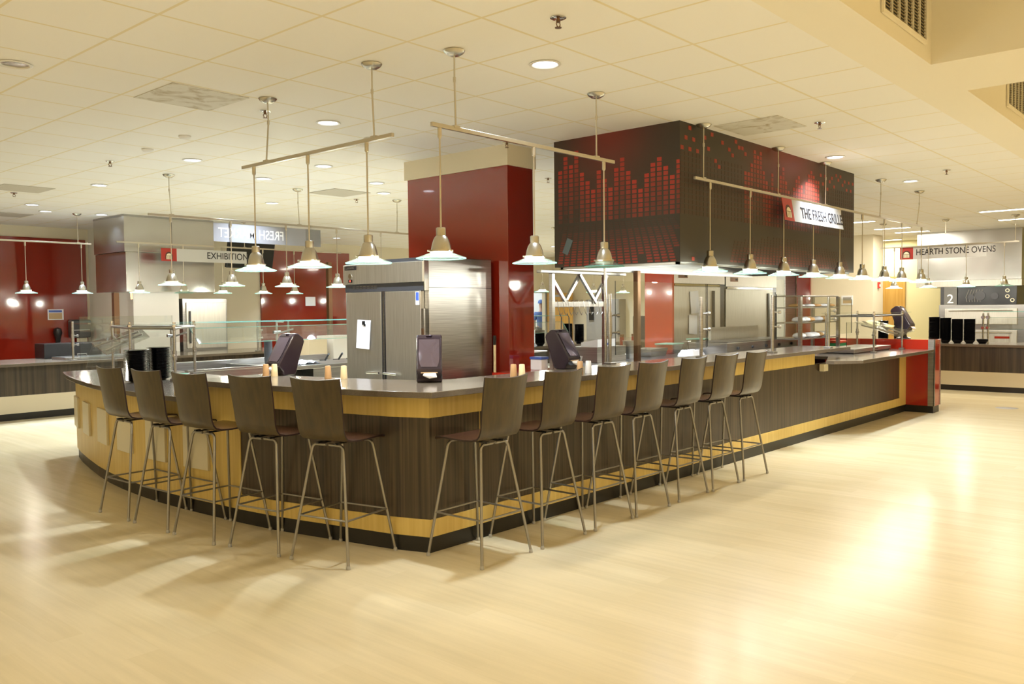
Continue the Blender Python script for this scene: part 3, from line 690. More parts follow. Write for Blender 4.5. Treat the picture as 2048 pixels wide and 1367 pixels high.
# ================================================================ PRINTED HOOD
def hood_mats():
    L = []
    for i in range(7):
        f = i / 6; L.append(simple('print red %d' % i, (0.052 + 0.345 * f ** 1.25, 0.026 + 0.008 * f, 0.016 + 0.002 * f), 0.5))
    return L
def hood_back():
    m, t, b = newmat('printed dark ground'); L = t.links.new
    tc = nd(t, 'ShaderNodeTexCoord'); sx = nd(t, 'ShaderNodeSeparateXYZ'); L(tc.outputs['Object'], sx.inputs[0])
    # printed red bloom high on each face, centred on x = 2.1 (long face) and y = 0.75 (short face), hood coordinates
    def bloom(ax, c, w):
        s = nd(t, 'ShaderNodeMath', operation='SUBTRACT'); s.inputs[1].default_value = c; L(sx.outputs[ax], s.inputs[0])
        d = nd(t, 'ShaderNodeMath', operation='DIVIDE'); d.inputs[1].default_value = w; L(s.outputs[0], d.inputs[0])
        p = nd(t, 'ShaderNodeMath', operation='POWER'); p.inputs[1].default_value = 2; L(d.outputs[0], p.inputs[0]); return p
    def mk(ax, c, w):
        a = bloom(ax, c, w); z = bloom(2, 1.25, 0.42); s = nd(t, 'ShaderNodeMath', operation='ADD'); L(a.outputs[0], s.inputs[0]); L(z.outputs[0], s.inputs[1])
        n = nd(t, 'ShaderNodeMath', operation='MULTIPLY'); n.inputs[1].default_value = -1; L(s.outputs[0], n.inputs[0])
        e = nd(t, 'ShaderNodeMath', operation='EXPONENT'); L(n.outputs[0], e.inputs[0]); return e
    a = mk(0, 2.2, 0.75); b2 = mk(1, 0.75, 0.38)
    on = nd(t, 'ShaderNodeMath', operation='LESS_THAN'); on.inputs[1].default_value = 0.02; L(sx.outputs[0], on.inputs[0])
    m2 = nd(t, 'ShaderNodeMath', operation='MULTIPLY'); L(b2.outputs[0], m2.inputs[0]); L(on.outputs[0], m2.inputs[1])
    mx = nd(t, 'ShaderNodeMath', operation='MAXIMUM'); L(a.outputs[0], mx.inputs[0]); L(m2.outputs[0], mx.inputs[1])
    c = nd(t, 'ShaderNodeMix', data_type='RGBA'); c.inputs[6].default_value = (0.040, 0.030, 0.020, 1); c.inputs[7].default_value = (0.17, 0.022, 0.012, 1)
    L(mx.outputs[0], c.inputs[0]); L(c.outputs[2], b.inputs['Base Color']); b.inputs['Roughness'].default_value = 0.5
    return m
HX0, HX1, HY0, HY1, HZ0 = 6.455, 10.58, 3.77, 5.105, 1.982
hood = thing('hood', 'large printed kitchen hood with red equalizer squares on dark ground', 'hood', (HX0, HY0, HZ0))
reds = hood_mats(); ground = hood_back()
m = MB(); m.box(HX0, HX1, HY0, HY0 + 0.04, HZ0, H); m.box(HX0, HX0 + 0.04, HY0 + 0.04, HY1, HZ0, H); m.box(HX1 - 0.04, HX1, HY0 + 0.04, HY1, HZ0, H); m.box(HX0, HX1, HY1, HY1 + 0.04, HZ0, H)
PR = m
def lvl(v): return 1 + max(0, min(6, int(round(v))))
# short face: 20 columns of squares over a mirrored floor of squares
cw, rh = 0.0645, 0.0425; zb = HZ0 + 0.408
rows = [12, 15, 13, 16, 11, 9, 7, 11, 9, 7, 11, 13, 10, 8, 6, 9, 11, 12, 10, 8, 11]
for k, n in enumerate(rows):
    y1 = HY1 - 0.012 - k * cw; y0 = y1 - cw * 0.72
    if y0 < HY0: y0 = HY0 + 0.002
    if y1 <= y0: continue
    for r in range(n):
        z = zb + r * rh + 0.006; m.box(HX0 - 0.0015, HX0, y0, y1, z, z + rh * 0.78, lvl(6.0 - (n - 1 - r) * 0.38 - (0.6 if r < n - 1 else 0)))
for k in range(20):
    for r in range(18):
        h = (0.015 + 0.0005 * r * 1.0); z1 = zb - 0.022 - sum(0.0150 + 0.0005 * q * 1.0 for q in range(r)) * 1.12; z0 = z1 - h * 0.74
        sp = 1.0 + 0.012 * r; yc = (HY0 + HY1) / 2 + 0.2; c0 = HY1 - 0.012 - k * cw
        ya = yc + (c0 - yc) * sp; yb = yc + (c0 - cw * 0.72 - yc) * sp
        if z0 < HZ0 + 0.004 or ya > HY1 or yb < HY0: continue
        if 13 <= k <= 13 and r >= 15: continue
        m.box(HX0 - 0.0015, HX0, yb, ya, z0, z1, lvl(-0.5 + r * 0.27))
# long face
cw, rh = 0.0662, 0.0456
tops = {}
SC = [(0.84, 2.69), (1.71, 1.51), (2.58, 2.71), (3.47, 1.53), (4.37, 2.72), (6.13, 0.91), (6.98, 2.13), (7.93, 0.35), (8.74, 3.34), (9.59, 3.94), (10.55, 0.96), (12.29, 1.55), (13.19, 2.17), (14.06, 0.4), (14.92, 0.97), (15.79, 0.94), (16.71, 1.56), (17.54, 3.99),
      (43.54, 3.34), (44.36, 2.12), (45.14, 1.54), (46.15, 2.77), (47.03, 0.98), (47.81, 1.57), (48.82, 0.96), (49.78, 2.17), (50.66, 1.55), (51.53, 2.76), (52.48, 1.55), (53.42, 2.75), (54.18, 1.56), (41.71, 2.72), (39.88, 2.7), (40.71, 1.55), (42.6, 1.55)]
sc = set((int(round(u / 0.874)), int(round((v - 0.35) / 0.6))) for u, v in SC)
prof = {20: 6, 21: 4, 22: 1, 23: 2, 24: 1, 25: 5, 26: 7, 27: 8, 28: 5, 29: 9, 31: 5, 32: 3, 33: 6, 34: 8, 36: 7, 37: 5, 38: 4, 39: 6, 41: 5, 42: 3, 43: 2, 44: 3, 45: 4, 46: 5}
prof = {19: 6, 20: 6, 21: 4, 22: 1, 23: 2, 24: 1, 25: 5, 26: 7, 27: 9, 28: 5, 30: 8, 31: 5, 32: 3, 33: 6, 34: 8, 36: 7, 37: 5, 38: 4, 39: 6, 41: 5, 42: 3, 43: 2, 44: 3, 45: 4, 46: 5}
nr = 16
for k in range(0, 62):
    x0 = HX0 + 0.012 + k * cw; x1 = x0 + cw * 0.74
    if x1 > HX1: break
    pk = prof.get(k + 1)
    for r in range(nr + 1):
        z1 = H - 0.022 - r * rh; z0 = z1 - rh * 0.76
        edge = min(k, 61 - k) / 22.0
        if (k + 1, r) in sc or (k, r) == (2, 0): lv = 5.2
        elif pk is not None and r >= pk:
            lv = 4.6 - (r - pk) * 0.33
        elif r >= 5 and pk is None and not (19 < k + 1 < 46): lv = 0.1 if (k % 1 == 0 and r < 15) else 0
        elif r >= 8 : lv = 2.2 - (r - 8) * 0.15
        else: continue
        if lv < 0.35 and edge < 0.5: lv = 0.0
        m.box(x0, x1, HY0 - 0.0015, HY0, z0, z1, lvl(lv))
for k in range(16, 56):
    for r in range(15):
        z1 = HZ0 + 0.385 - r * 0.0262; z0 = z1 - 0.0262 * 0.7
        sp = 1.0 + 0.012 * r; xc = (HX0 + HX1) / 2; c0 = HX0 + 0.012 + k * cw; xa = xc + (c0 - xc) * sp; xb = xc + (c0 + cw * 0.74 - xc) * sp
        if z0 < HZ0 + 0.004 or xa < HX0 or xb > HX1: continue
        lv = -1.0 + r * 0.27 - abs(k - 32) * 0.05
        if lv > -0.3 - 0.25 * random.random(): m.box(xa, xb, HY0 - 0.0015, HY0, z0, z1, lvl(lv))
m.box(HX0 + 0.20, HX0 + 0.245, HY0 - 0.0015, HY0, HZ0 + 0.015, HZ0 + 0.048, 6)
m.build('printed_panel', [ground] + reds, hood)
m = MB(); m.box(HX0 + 0.04, HX1 - 0.04, HY0 + 0.04, HY1, HZ0 + 0.30, HZ0 + 0.32); m.box(HX0 + 0.04, HX1 - 0.04, HY0 + 0.04, HY0 + 0.07, HZ0 - 0.02, HZ0 + 0.30); m.box(HX0 + 0.04, HX1 - 0.04, HY1 - 0.03, HY1, HZ0 - 0.02, HZ0 + 0.30)
m.box(HX0 + 0.04, HX0 + 0.07, HY0 + 0.04, HY1, HZ0 - 0.02, HZ0 + 0.3); m.build('stainless_liner', steel, hood)
for i, x in enumerate((7.3, 8.3, 9.3)):
    l = MB().box(x - 0.16, x + 0.16, 4.35, 4.55, HZ0 + 0.27, HZ0 + 0.30).build('hood_lamp', lens_lin, hood)
    area_light('lamp', Vector((x, 4.45, HZ0 + 0.26)) - hood.location, 5.5, COOL, 0.3, 0.2, parent=hood)
tg = MB(); tg.obox((HX0 - 0.004, 4.985, 2.175), (0, 0.9, 0.42), (0, -0.42, 0.9), (1, 0, 0), 0.035, 0.075, 0.002); tag(tg.build('label_tag', simple('faded blue grey card', (0.10, 0.14, 0.16), 0.5)), 'faded blue grey card stuck low on the short face of the printed hood', 'tag')

# ================================================================ TWO DOOR FRIDGE
FX0, FX1, FY0, FY1, FZ = 5.27, 6.16, 5.71, 6.885, 2.07
f = thing('fridge', 'tall two door stainless fridge with a note on its left door, before the red column', 'fridge', (FX0, FY0, 0))
MB().box(FX0 + 0.05, FX1, FY0, FY1, 0.12, FZ).build('cabinet', steel, f, bevel=0.004)
MB().box(FX0 + 0.05, FX1, FY0 - 0.001, FY0, 1.79, 1.795).build('side_seam', dark_gr, f)
ym = 6.30
def fdoor(y0, y1, hinge):
    d = MB().box(FX0, FX0 + 0.048, y0, y1, 0.14, 1.765).build('door', steel_h, f, bevel=0.004)
    h = MB(); yy = ym + (0.10 if hinge else -0.10); h.tube([(FX0 - 0.035, ym + (0.035 if hinge else -0.035), 0.99), (FX0 - 0.035, ym + (0.22 if hinge else -0.22), 0.985)], 0.011, 10)
    h.box(FX0 - 0.04, FX0, yy - 0.012, yy + 0.012, 0.975, 1.0); h.build('handle', chrome, d)
fdoor(ym + 0.033, FY1 - 0.02, True); fdoor(FY0 + 0.06, ym - 0.033, False)
MB().box(FX0 + 0.012, FX0 + 0.05, ym - 0.033, ym + 0.033, 0.14, 1.765).build('door_gap', black_pl, f)
m = MB(); m.box(FX0 + 0.005, FX0 + 0.012, ym - 0.010, ym + 0.010, 0.14, 1.765); m.build('centre_strip', steel, f)
MB().box(FX0 - 0.015, FX0 + 0.05, FY0 + 0.012, FY1, 1.845, 2.035).build('control_panel', steel_h, f, bevel=0.004)
m = MB(); m.box(FX0 + 0.01, FX0 + 0.05, FY0 + 0.012, FY1, 1.768, 1.845); m.build('vent_slot', dark_gr, f)
m = MB()
for r in range(2):
    for k in range(7): m.box(FX0 + 0.006, FX0 + 0.0105, FY1 - 0.16 - k * 0.055, FY1 - 0.12 - k * 0.055, 1.80 + r * 0.018, 1.806 + r * 0.018)
m.build('vent_louvre', steel, f)
MB().box(FX0 + 0.02, FX0 + 0.055, FY0 + 0.012, FY1, 2.036, 2.07).build('top_grille', dark_gr, f)
m = MB(); m.box(FX0 - 0.004, FX0 + 0.05, FY0, FY0 + 0.012, 1.765, FZ); m.build('corner_strip', chrome, f)
m = MB(); m.box(FX0 - 0.0185, FX0 - 0.015, FY1 - 0.21, FY1 - 0.03, 1.985, 2.025); bd = m.build('badge', ink, f)
text_mesh('badge_lettering', 'Continental', 0.040, (FX0 - 0.019, FY1 - 0.04, 1.995), (0, -1, 0), (0, 0, 1), steel, bd, squeeze=0.72)
m = MB(); m.tube([(FX0 - 0.022, FY1 - 0.115, 1.925), (FX0 - 0.012, FY1 - 0.115, 1.925)], 0.026, 16); m.build('thermometer', chrome, f)
m = MB(); m.box(FX0 - 0.02, FX0 - 0.012, FY1 - 0.145, FY1 - 0.085, 1.862, 1.892); m.box(FX0 - 0.022, FX0 - 0.012, FY1 - 0.125, FY1 - 0.108, 1.868, 1.886, 1); m.build('power_switch', [black_pl, emis('lit red switch', (0.9, 0.08, 0.04), 1.0)], f)
m = MB(); m.box(FX0 - 0.002, FX0, FY0 + 0.075, FY0 + 0.125, 1.635, 1.755); m.box(FX0 - 0.003, FX0 - 0.0015, FY0 + 0.080, FY0 + 0.120, 1.675, 1.750, 1); m.build('certification_sticker', [paper, blue_pl], f)
m = MB(); m.box(FX0 + 0.0, FX0 + 0.018, FY0 + 0.02, FY0 + 0.05, 1.36, 1.60); m.box(FX0 - 0.004, FX0, FY0 + 0.02, FY0 + 0.05, 1.36, 1.42, 1); m.build('door_latch', [steel, copper], f)
m = MB()
for k in range(13):
    pass
def sheet(name, c, ax, ay, w, h, label, curl=0.02, group=None, tilt=0.0):
    """a slightly curled sheet of paper"""
    ax = Vector(ax).normalized(); ay = Vector(ay).normalized(); n = ax.cross(ay)
    a2 = ax * math.cos(tilt) + ay * math.sin(tilt); b2 = ay * math.cos(tilt) - ax * math.sin(tilt)
    vs = []; fs = []; N = 9
    for s_ in (0, 0.0012):
        for i in range(N):
            for j in range(N):
                u = i / (N - 1) - 0.5; v = j / (N - 1) - 0.5
                vs.append(Vector(c) + a2 * u * w + b2 * v * h + n * (curl * (0.25 * (1 - 2 * v)) * (0.5 + abs(u)) + 0.003 + s_))
    for q in range(2):
        for i in range(N - 1):
            for j in range(N - 1):
                a = q * N * N + i * N + j; fs.append((a, a + N, a + N + 1, a + 1) if q else (a, a + 1, a + N + 1, a + N))
    m = MB(); m.add(vs, fs, 0, True)
    return tag(m.build(name, paper, recalc=False), label, 'paper', group)
sheet('paper_note', (FX0 - 0.002, 6.585, 1.355), (0, -1, 0), (0, 0, 1), 0.205, 0.28, 'white paper note hanging on the left door of the two door fridge', 0.03, tilt=-0.04)
m = MB(); m.box(FX0 - 0.016, FX0 - 0.004, 6.565, 6.60, 1.45, 1.485); m.box(FX0 - 0.014, FX0 - 0.006, 6.555, 6.575, 1.435, 1.455)
tag(m.build('binder_clip', black_pl), 'small black clip holding the note on the fridge door', 'clip')
# broom handle beside the fridge
m = MB(); m.tube([(6.10, 5.63, 0.0), (6.10, 5.62, 1.24)], 0.013, 10); o = m.build('broom_handle', cream_cup); tag(o, 'pale wooden broom handle leaning between the fridge and red column', 'broom')
m = MB(); m.tube([(6.10, 5.62, 1.24), (6.10, 5.62, 1.33)], 0.016, 10); m.build('grip', black_pl, o)

# ================================================================ NAPKIN DISPENSERS
def dispenser(x, y, z, rz, label, h=1.0, stand=False):
    t = thing('napkin_dispenser', label, 'napkin dispenser', (x, y, z), rz, 'smoky napkin dispensers')
    s = h; w = 0.185 * s; 
    # side profile: u outwards, z up; mouth low in front, body leaning back
    body = [(0.085, 0.062), (0.098, 0.082), (0.095, 0.10), (-0.035, 0.318), (-0.062, 0.338), (-0.095, 0.338), (-0.150, 0.295), (-0.156, 0.270), (-0.105, 0.13), (-0.075, 0.03), (-0.06, 0.0), (0.055, 0.0), (0.06, 0.03)]
    P = [(u * s, (v) * s + (0.10 if stand else 0)) for u, v in body]
    m = MB(); m.extrude(P, (0, 0, 0), (1, 0, 0), (0, 0, 1), (0, 1, 0), w); b = m.build('body', smoke, t, bevel=0.012, local=True, seg=3)
    zo = 0.10 if stand else 0
    d = Vector((-0.13, 0, 0.218)).normalized(); nn = Vector((0.218, 0, 0.13)).normalized()
    c = Vector((0.030, 0, 0.209)) * s + Vector((0, 0, zo)) + nn * 0.0035
    m = MB(); N = 8; vs = []; fs = []
    for i in range(N + 1):
        for j in range(N + 1):
            u = -1 + 2 * i / N; v = -1 + 2 * j / N; lift = 0.006 * (1 - u * u) * (1 - v * v)
            vs.append(c + d * v * 0.112 * s + Vector((0, 1, 0)) * u * w * 0.40 * (1 - 0.22 * max(0, -v) ** 3 * 1.0) + nn * lift)
    for i in range(N):
        for j in range(N): a = i * (N + 1) + j; fs.append((a, a + 1, a + N + 2, a + N + 1))
    m.add(vs, fs, 0, True); m.build('face_plate', smoke_light, t, local=True)
    m = MB(); m.box(0.055 * s, 0.094 * s, -w * 0.32, w * 0.32, 0.070 * s + zo, 0.082 * s + zo); m.build('mouth', kraft, t, local=True)
    m = MB(); q = [(0.09, -0.035, 0.072), (0.09, 0.045, 0.075), (0.120, 0.055, 0.045), (0.112, 0.0, 0.038), (0.108, -0.045, 0.058)]
    m.add([(a * s, bb * s, cc * s + zo) for a, bb, cc in q] + [(a * s - 0.004, bb * s, cc * s + zo - 0.006) for a, bb, cc in q], [(0, 1, 2, 3, 4), (9, 8, 7, 6, 5)] + [(i, (i + 1) % 5, 5 + (i + 1) % 5, 5 + i) for i in range(5)])
    m.build('napkin_tip', paper, t, local=True)
    m = MB(); pp = Vector((-0.055, 0, 0.334)) * s + Vector((0, 0, zo)); m.lathe([(0, 0.004), (0.022, 0.003), (0.024, 0.0)], tuple(pp), 16); m.build('lid_badge', smoke_light, t, local=True)
    if stand:
        m = MB(); m.lathe([(0, 0), (0.105, 0), (0.10, 0.012), (0.05, 0.03), (0.042, 0.06), (0.06, 0.105), (0, 0.11)], (-0.02, 0, 0), 20); m.build('pedestal', black_pl, t, local=True)
    return t
dispenser(4.205, 4.52, 1.07, math.radians(226), 'smoky napkin dispenser at the counter corner, facing the camera')
dispenser(3.965, 6.02, 1.07, math.radians(181), 'smoky napkin dispenser on the curved bar behind the fourth stool')
dispenser(5.80, 4.51, 1.07, math.radians(-87), 'smoky napkin dispenser right of the red column, behind the second straight row stool')
dispenser(13.45, 4.03, 1.076, math.radians(-92), 'smoky napkin dispenser on a pedestal on top of the red end wall', 1.15, True)

# ================================================================ SHAKERS
def shaker(x, y, mat, what, lb):
    t = thing('shaker', lb, 'shaker', (x, y, 1.07), group='wooden salt and pepper shakers')
    m = MB(); m.lathe([(0, 0), (0.026, 0), (0.027, 0.003), (0.0215, 0.095), (0.020, 0.098), (0, 0.098)], n=20); m.build('body', mat, t, local=True)
    m = MB(); m.lathe([(0, 0.0985), (0.016, 0.0985), (0.016, 0.0995), (0, 0.100)], n=16); m.build('lid', mat, t, local=True)
for a in [(3.79, 5.99, tan_cup, 0, 'tan wooden shaker, left of the pair by the leftmost dispenser'), (3.83, 5.93, cream_cup, 0, 'cream wooden shaker, right of the pair by the leftmost dispenser'),
          (3.95, 5.385, tan_cup, 0, 'tan wooden shaker standing alone left of the two door fridge'), (4.02, 5.28, cream_cup, 0, 'cream wooden shaker at the left edge of the two door fridge'),
          (4.865, 4.29, tan_cup, 0, 'tan wooden shaker of the pair behind the first straight row stool'), (4.905, 4.24, cream_cup, 0, 'cream wooden shaker of the pair behind the first straight row stool'),
          (5.43, 4.08, tan_cup, 0, 'tan wooden shaker right of the dispenser beside the red column'), (5.50, 4.05, white_pl, 0, 'white shaker right of the dispenser beside the red column')]: shaker(*a)

# ================================================================ BLACK PLATE STACKS on the low left counter
def plate_mesh():
    m = MB(); m.lathe([(0, 0), (0.052, 0), (0.060, 0.004), (0.100, 0.016), (0.118, 0.019), (0.119, 0.022), (0.098, 0.0205), (0.058, 0.009), (0, 0.0075)], n=32); return m
pm = plate_mesh().build('plate', black_bowl)
def plate_stack(x, y, z, n, dz, lbl, grp, first, gap=None):
    for k in range(n):
        if first is not None: o = first; first = None
        else: o = pm.copy(); COL.objects.link(o)
        o.location = (x + random.uniform(-.0015, .0015), y + random.uniform(-.0015, .0015), z + k * dz); o.rotation_euler = (0, 0, random.uniform(0, 6))
        tag(o, ('topmost ' if k == n - 1 else '') + lbl, 'plate', grp)
plate_stack(3.70, 8.06, 0.93, 25, 0.0118, 'black plate in the left tall stack on the low curved counter', 'plates in the left stack', pm)
plate_stack(3.97, 8.16, 0.93, 26, 0.0118, 'black plate in the right tall stack on the low curved counter', 'plates in the right stack', None)

# ================================================================ GLASS GUARDS
def post(x, y, z0, z1, name, parent, r=0.0165, clamp=None, foot=True):
    m = MB(); m.tube([(x, y, z0), (x, y, z1)], r, 12); o = m.build(name, steel, parent)
    if foot:
        b = MB(); b.box(x - 0.045, x + 0.045, y - 0.04, y + 0.04, z0 + 0.0005, z0 + 0.018); b.build('foot_plate', steel, o, bevel=0.004)
    if clamp:
        c = MB()
        for z in clamp:
            c.tube([(x, y, z), (x + 0.05, y - 0.055, z)], 0.009, 8); c.tube([(x + 0.045, y - 0.05, z), (x + 0.062, y - 0.068, z)], 0.019, 12)
        c.tube([(x, y, min(clamp) - 0.03), (x, y, max(clamp) + 0.03)], r + 0.006, 12); c.build('clamp', steel, o)
    return o
def pane(a, b, z0a, z1a, z0b, z1b, name, parent, th=0.009):
    """upright glass sheet from a to b with sloping lower and upper edges"""
    a = Vector((*a, 0)); b = Vector((*b, 0)); d = (b - a).normalized(); n = Vector((d.y, -d.x, 0)) * th / 2
    P = [a + Vector((0, 0, z0a)), b + Vector((0, 0, z0b)), b + Vector((0, 0, z1b)), a + Vector((0, 0, z1a))]
    m = MB(); F = [p + n for p in P]; B = [p - n for p in P]
    m.add(F, [(0, 1, 2, 3)], 0); m.add(B, [(3, 2, 1, 0)], 0)
    for i in range(4): m.add([F[i], F[(i + 1) % 4], B[(i + 1) % 4], B[i]], [(0, 3, 2, 1)], 1)
    return m.build(name, [glass_m, glass_edge], parent)
g = thing('sneeze_guard', 'tall clear glass food guard along the bar under the printed hood', 'glass guard', (6.5, 4.53, 1.07))
PG = [(6.58, 4.53), (7.87, 4.28), (9.04, 4.065), (11.2, 3.80)]
posts = [(6.49, 4.53, 1.72), (7.74, 4.28, 1.69), (8.95, 4.07, 1.71), (10.31, 3.97, 1.69)]
for i, (x, y, z) in enumerate(posts): post(x, y, 1.07, z, 'post', g, clamp=(1.36, 1.52) if i < 3 else (1.42, 1.52))
pane(PG[0], (7.85, 4.284), 1.15, 1.84, 1.175, 1.82, 'glass_pane', g)
pane(PG[1], (9.02, 4.07), 1.18, 1.82, 1.22, 1.74, 'glass_pane', g)
pane(PG[2], (10.8, 3.87), 1.22, 1.72, 1.24, 1.66, 'glass_pane', g)
m = MB(); m.tube([(6.46, 4.56, 1.075), (6.46, 4.56, 1.96)], 0.012, 10); m.build('tall_post', steel, g)
# tubular guard on the low serving shelf by the red end wall
def frame_guard(name, label, P, z0, z1, top, front=None, ends=True, slope=True):
    """four posts, top tubes, a glass shelf and a sloping glass"""
    t = thing(name, label, 'glass guard', (P[0][0], P[0][1], z0))
    for (x, y) in P:
        m = MB(); m.tube([(x, y, z0), (x, y, z1)], 0.0135, 10); o = m.build('post', steel, t)
        b = MB(); b.box(x - 0.04, x + 0.04, y - 0.035, y + 0.035, z0 + 0.0005, z0 + 0.02); b.build('foot_plate', steel, o, bevel=0.003)
        c = MB(); c.tube([(x, y, z0 + 0.20), (x, y, z0 + 0.29)], 0.020, 10); c.tube([(x - 0.03, y - 0.03, z0 + 0.245), (x + 0.03, y + 0.03, z0 + 0.245)], 0.012, 8); c.build('clamp', steel, o)
    m = MB(); n = len(P)
    for i in range(n): a, b = P[i], P[(i + 1) % n]; m.tube([(a[0], a[1], z1), (b[0], b[1], z1)], 0.0135, 10)
    m.build('top_tube', steel, t)
    x0 = min(p[0] for p in P); x1 = max(p[0] for p in P); y0 = min(p[1] for p in P); y1 = max(p[1] for p in P)
    m = MB(); m.box(x0 - top, x1 + top, y0 - 0.10, y1 + 0.05, z1 + 0.035, z1 + 0.044); m.build('glass_shelf', [glass_m], t)
    m = MB()
    for (x, y) in P:
        m.tube([(x, y, z1 + 0.01), (x, y, z1 + 0.035)], 0.02, 10); m.tube([(x, y, z1 + 0.044), (x, y, z1 + 0.06)], 0.014, 10)
    m.build('shelf_standoff', chrome, t)
    return t
fg = frame_guard('sneeze_guard', 'low tubular steel and glass guard by the red end wall', [(11.98, 3.99), (13.22, 4.0), (13.22, 4.65), (11.98, 4.65)], 0.93, 1.435, 0.05)
m = MB(); q = [Vector(v) for v in ((12.25, 4.35, 1.35), (12.75, 3.92, 1.13), (13.27, 3.84, 1.20), (13.27, 4.45, 1.36))]
m.add([v for v in q] + [v - Vector((0, 0, 0.009)) for v in q], [(0, 1, 2, 3), (7, 6, 5, 4), (0, 4, 5, 1), (1, 5, 6, 2), (2, 6, 7, 3), (3, 7, 4, 0)]); m.build('sloping_glass', glass_m, fg)
m = MB(); m.tube([(12.4, 4.3, 1.30), (13.0, 4.0, 1.16)], 0.012, 8); m.tube([(12.9, 4.3, 1.33), (13.1, 4.0, 1.18)], 0.012, 8); m.build('glass_arm', steel, fg)
pane((11.4, 4.15), (12.0, 3.97), 1.02, 1.36, 1.02, 1.36, 'end_pane', fg)
# low food warmer under it
t = thing('food_warmer', 'flat stainless warming tray on the low serving shelf', 'warming tray', (12.5, 4.2, 0.93))
MB().box(11.55, 13.05, 4.10, 4.60, 0.945, 0.995).build('body', steel, t, bevel=0.006); MB().box(11.57, 13.03, 4.12, 4.58, 0.931, 0.945).build('base', black_pl, t)
m = MB(); m.tube([(12.30, 4.085, 0.972), (12.42, 4.085, 0.972)], 0.006, 8); m.build('handle', black_pl, t)
# guard of the curved low counter
lg = frame_guard('sneeze_guard', 'tubular steel and glass guard around the black plate stacks on the left', [(3.98, 7.86), (3.82, 8.45), (4.25, 9.85), (4.55, 8.55)], 0.93, 1.435, 0.0)
m = MB(); q = [Vector(v) for v in ((4.05, 9.95, 1.26), (3.80, 8.95, 1.16), (4.10, 8.62, 1.34), (4.5, 9.7, 1.42))]
m.add([v for v in q] + [v - Vector((0, 0, 0.009)) for v in q], [(0, 1, 2, 3), (7, 6, 5, 4), (0, 4, 5, 1), (1, 5, 6, 2), (2, 6, 7, 3), (3, 7, 4, 0)]); m.build('sloping_glass', glass_m, lg)
m = MB(); m.tube([(3.95, 9.6, 1.22), (4.3, 9.3, 1.38)], 0.012, 8); m.tube([(3.9, 9.2, 1.19), (4.2, 9.0, 1.36)], 0.012, 8); m.build('glass_arm', steel, lg)
m = MB(); pts = [(3.92, 10.05)]
m.extrude([(0, 0.02), (0.10, 0.30), (0.24, 0.42), (0.45, 0.50), (0.45, 0.02)], (4.02, 10.02, 0.95), (0.85, 0.15, 0), (0, 0, 1), (-0.17, 0.98, 0), 0.008); m.build('end_glass', glass_m, lg)
# long shelf guard over the cold well
sg = thing('sneeze_guard', 'long green edged glass shelf guard over the cold food well', 'glass guard', (4.7, 9.0, 0.93))
for x in (4.75, 6.15, 7.55):
    m = MB(); m.tube([(x, 9.45, 0.93), (x, 9.45, 1.455)], 0.015, 10); o = m.build('post', steel, sg)
    c = MB(); c.tube([(x, 9.45, 1.30), (x, 9.10, 1.36)], 0.010, 8); c.tube([(x, 9.45, 1.455), (x, 9.30, 1.455)], 0.012, 8); c.tube([(x - 0.05, 9.45, 1.32), (x + 0.05, 9.45, 1.32)], 0.02, 10); c.build('bracket', steel, o)
def gslab(q, th, name, parent):
    q = [Vector(v) for v in q]; n = (q[1] - q[0]).cross(q[2] - q[0]).normalized() * th; m = MB()
    F = q; B = [v - n for v in q]; m.add(F, [(0, 1, 2, 3)], 0); m.add(B, [(3, 2, 1, 0)], 0)
    for i in range(4): m.add([F[i], F[(i + 1) % 4], B[(i + 1) % 4], B[i]], [(0, 3, 2, 1)], 1)
    return m.build(name, [glass_m, glass_teal], parent)
gslab([(4.60, 9.15, 1.47), (7.9, 9.15, 1.47), (7.9, 9.65, 1.47), (4.60, 9.65, 1.47)], 0.010, 'glass_shelf', sg)
gslab([(4.75, 8.82, 1.24), (7.9, 8.82, 1.24), (7.9, 9.02, 1.41), (4.75, 9.02, 1.41)], 0.009, 'front_glass', sg)

# ================================================================ ISLAND INTERIOR, left
t = thing('cold_food_well', 'stainless cold food well behind the curved counter', 'food well', (5.2, 9.3, 0))
m = MB(); m.box(4.62, 5.72, 8.80, 8.86, 0.0, 0.93); m.box(4.62, 5.72, 9.85, 9.92, 0, 0.96); m.box(4.62, 4.68, 8.86, 9.85, 0, 0.93); m.box(5.66, 5.72, 8.86, 9.85, 0, 0.93); m.box(4.68, 5.66, 8.86, 9.85, 0.70, 0.73)
m.build('basin', steel, t)
MB().box(4.58, 5.74, 8.76, 8.84, 0.931, 0.955).build('rim', steel, t, bevel=0.004); MB().box(4.58, 5.74, 9.84, 9.94, 0.961, 0.975).build('rim', steel, t, bevel=0.004)
m = MB(); m.box(4.62, 7.3, 9.95, 10.05, 0.85, 0.97); tag(m.build('light_rail', steel), 'bright stainless ledge behind the cold food well', 'ledge')
t = thing('work_table', 'stainless work table with open dark bay left of the two door fridge', 'table', (6.5, 9.3, 0))
MB().box(5.80, 7.6, 9.02, 9.90, 0.855, 0.90).build('worktop', steel, t, bevel=0.004)
for a, b in ((5.82, 6.02), (6.42, 6.86), (6.88, 7.58)): MB().box(a, b, 9.06, 9.85, 0.08, 0.855).build('cabinet_front', steel, t, bevel=0.003)
MB().box(6.02, 6.42, 9.30, 9.85, 0.08, 0.855).build('bay', black_pl, t)
for i, x in enumerate((6.78, 7.0, 7.22)):
    m = MB(); m.tube([(x, 9.30, 0.935), (x - 0.03, 9.18, 1.02)], 0.013, 8); m.tube([(x, 9.30, 0.935), (x + 0.03, 9.46, 0.925)], 0.007, 6)
    tag(m.build('knife', black_pl), 'black handled knife in the rack on the work table, %s from the left' % ordn(i), 'knife', 'knives on the work table')
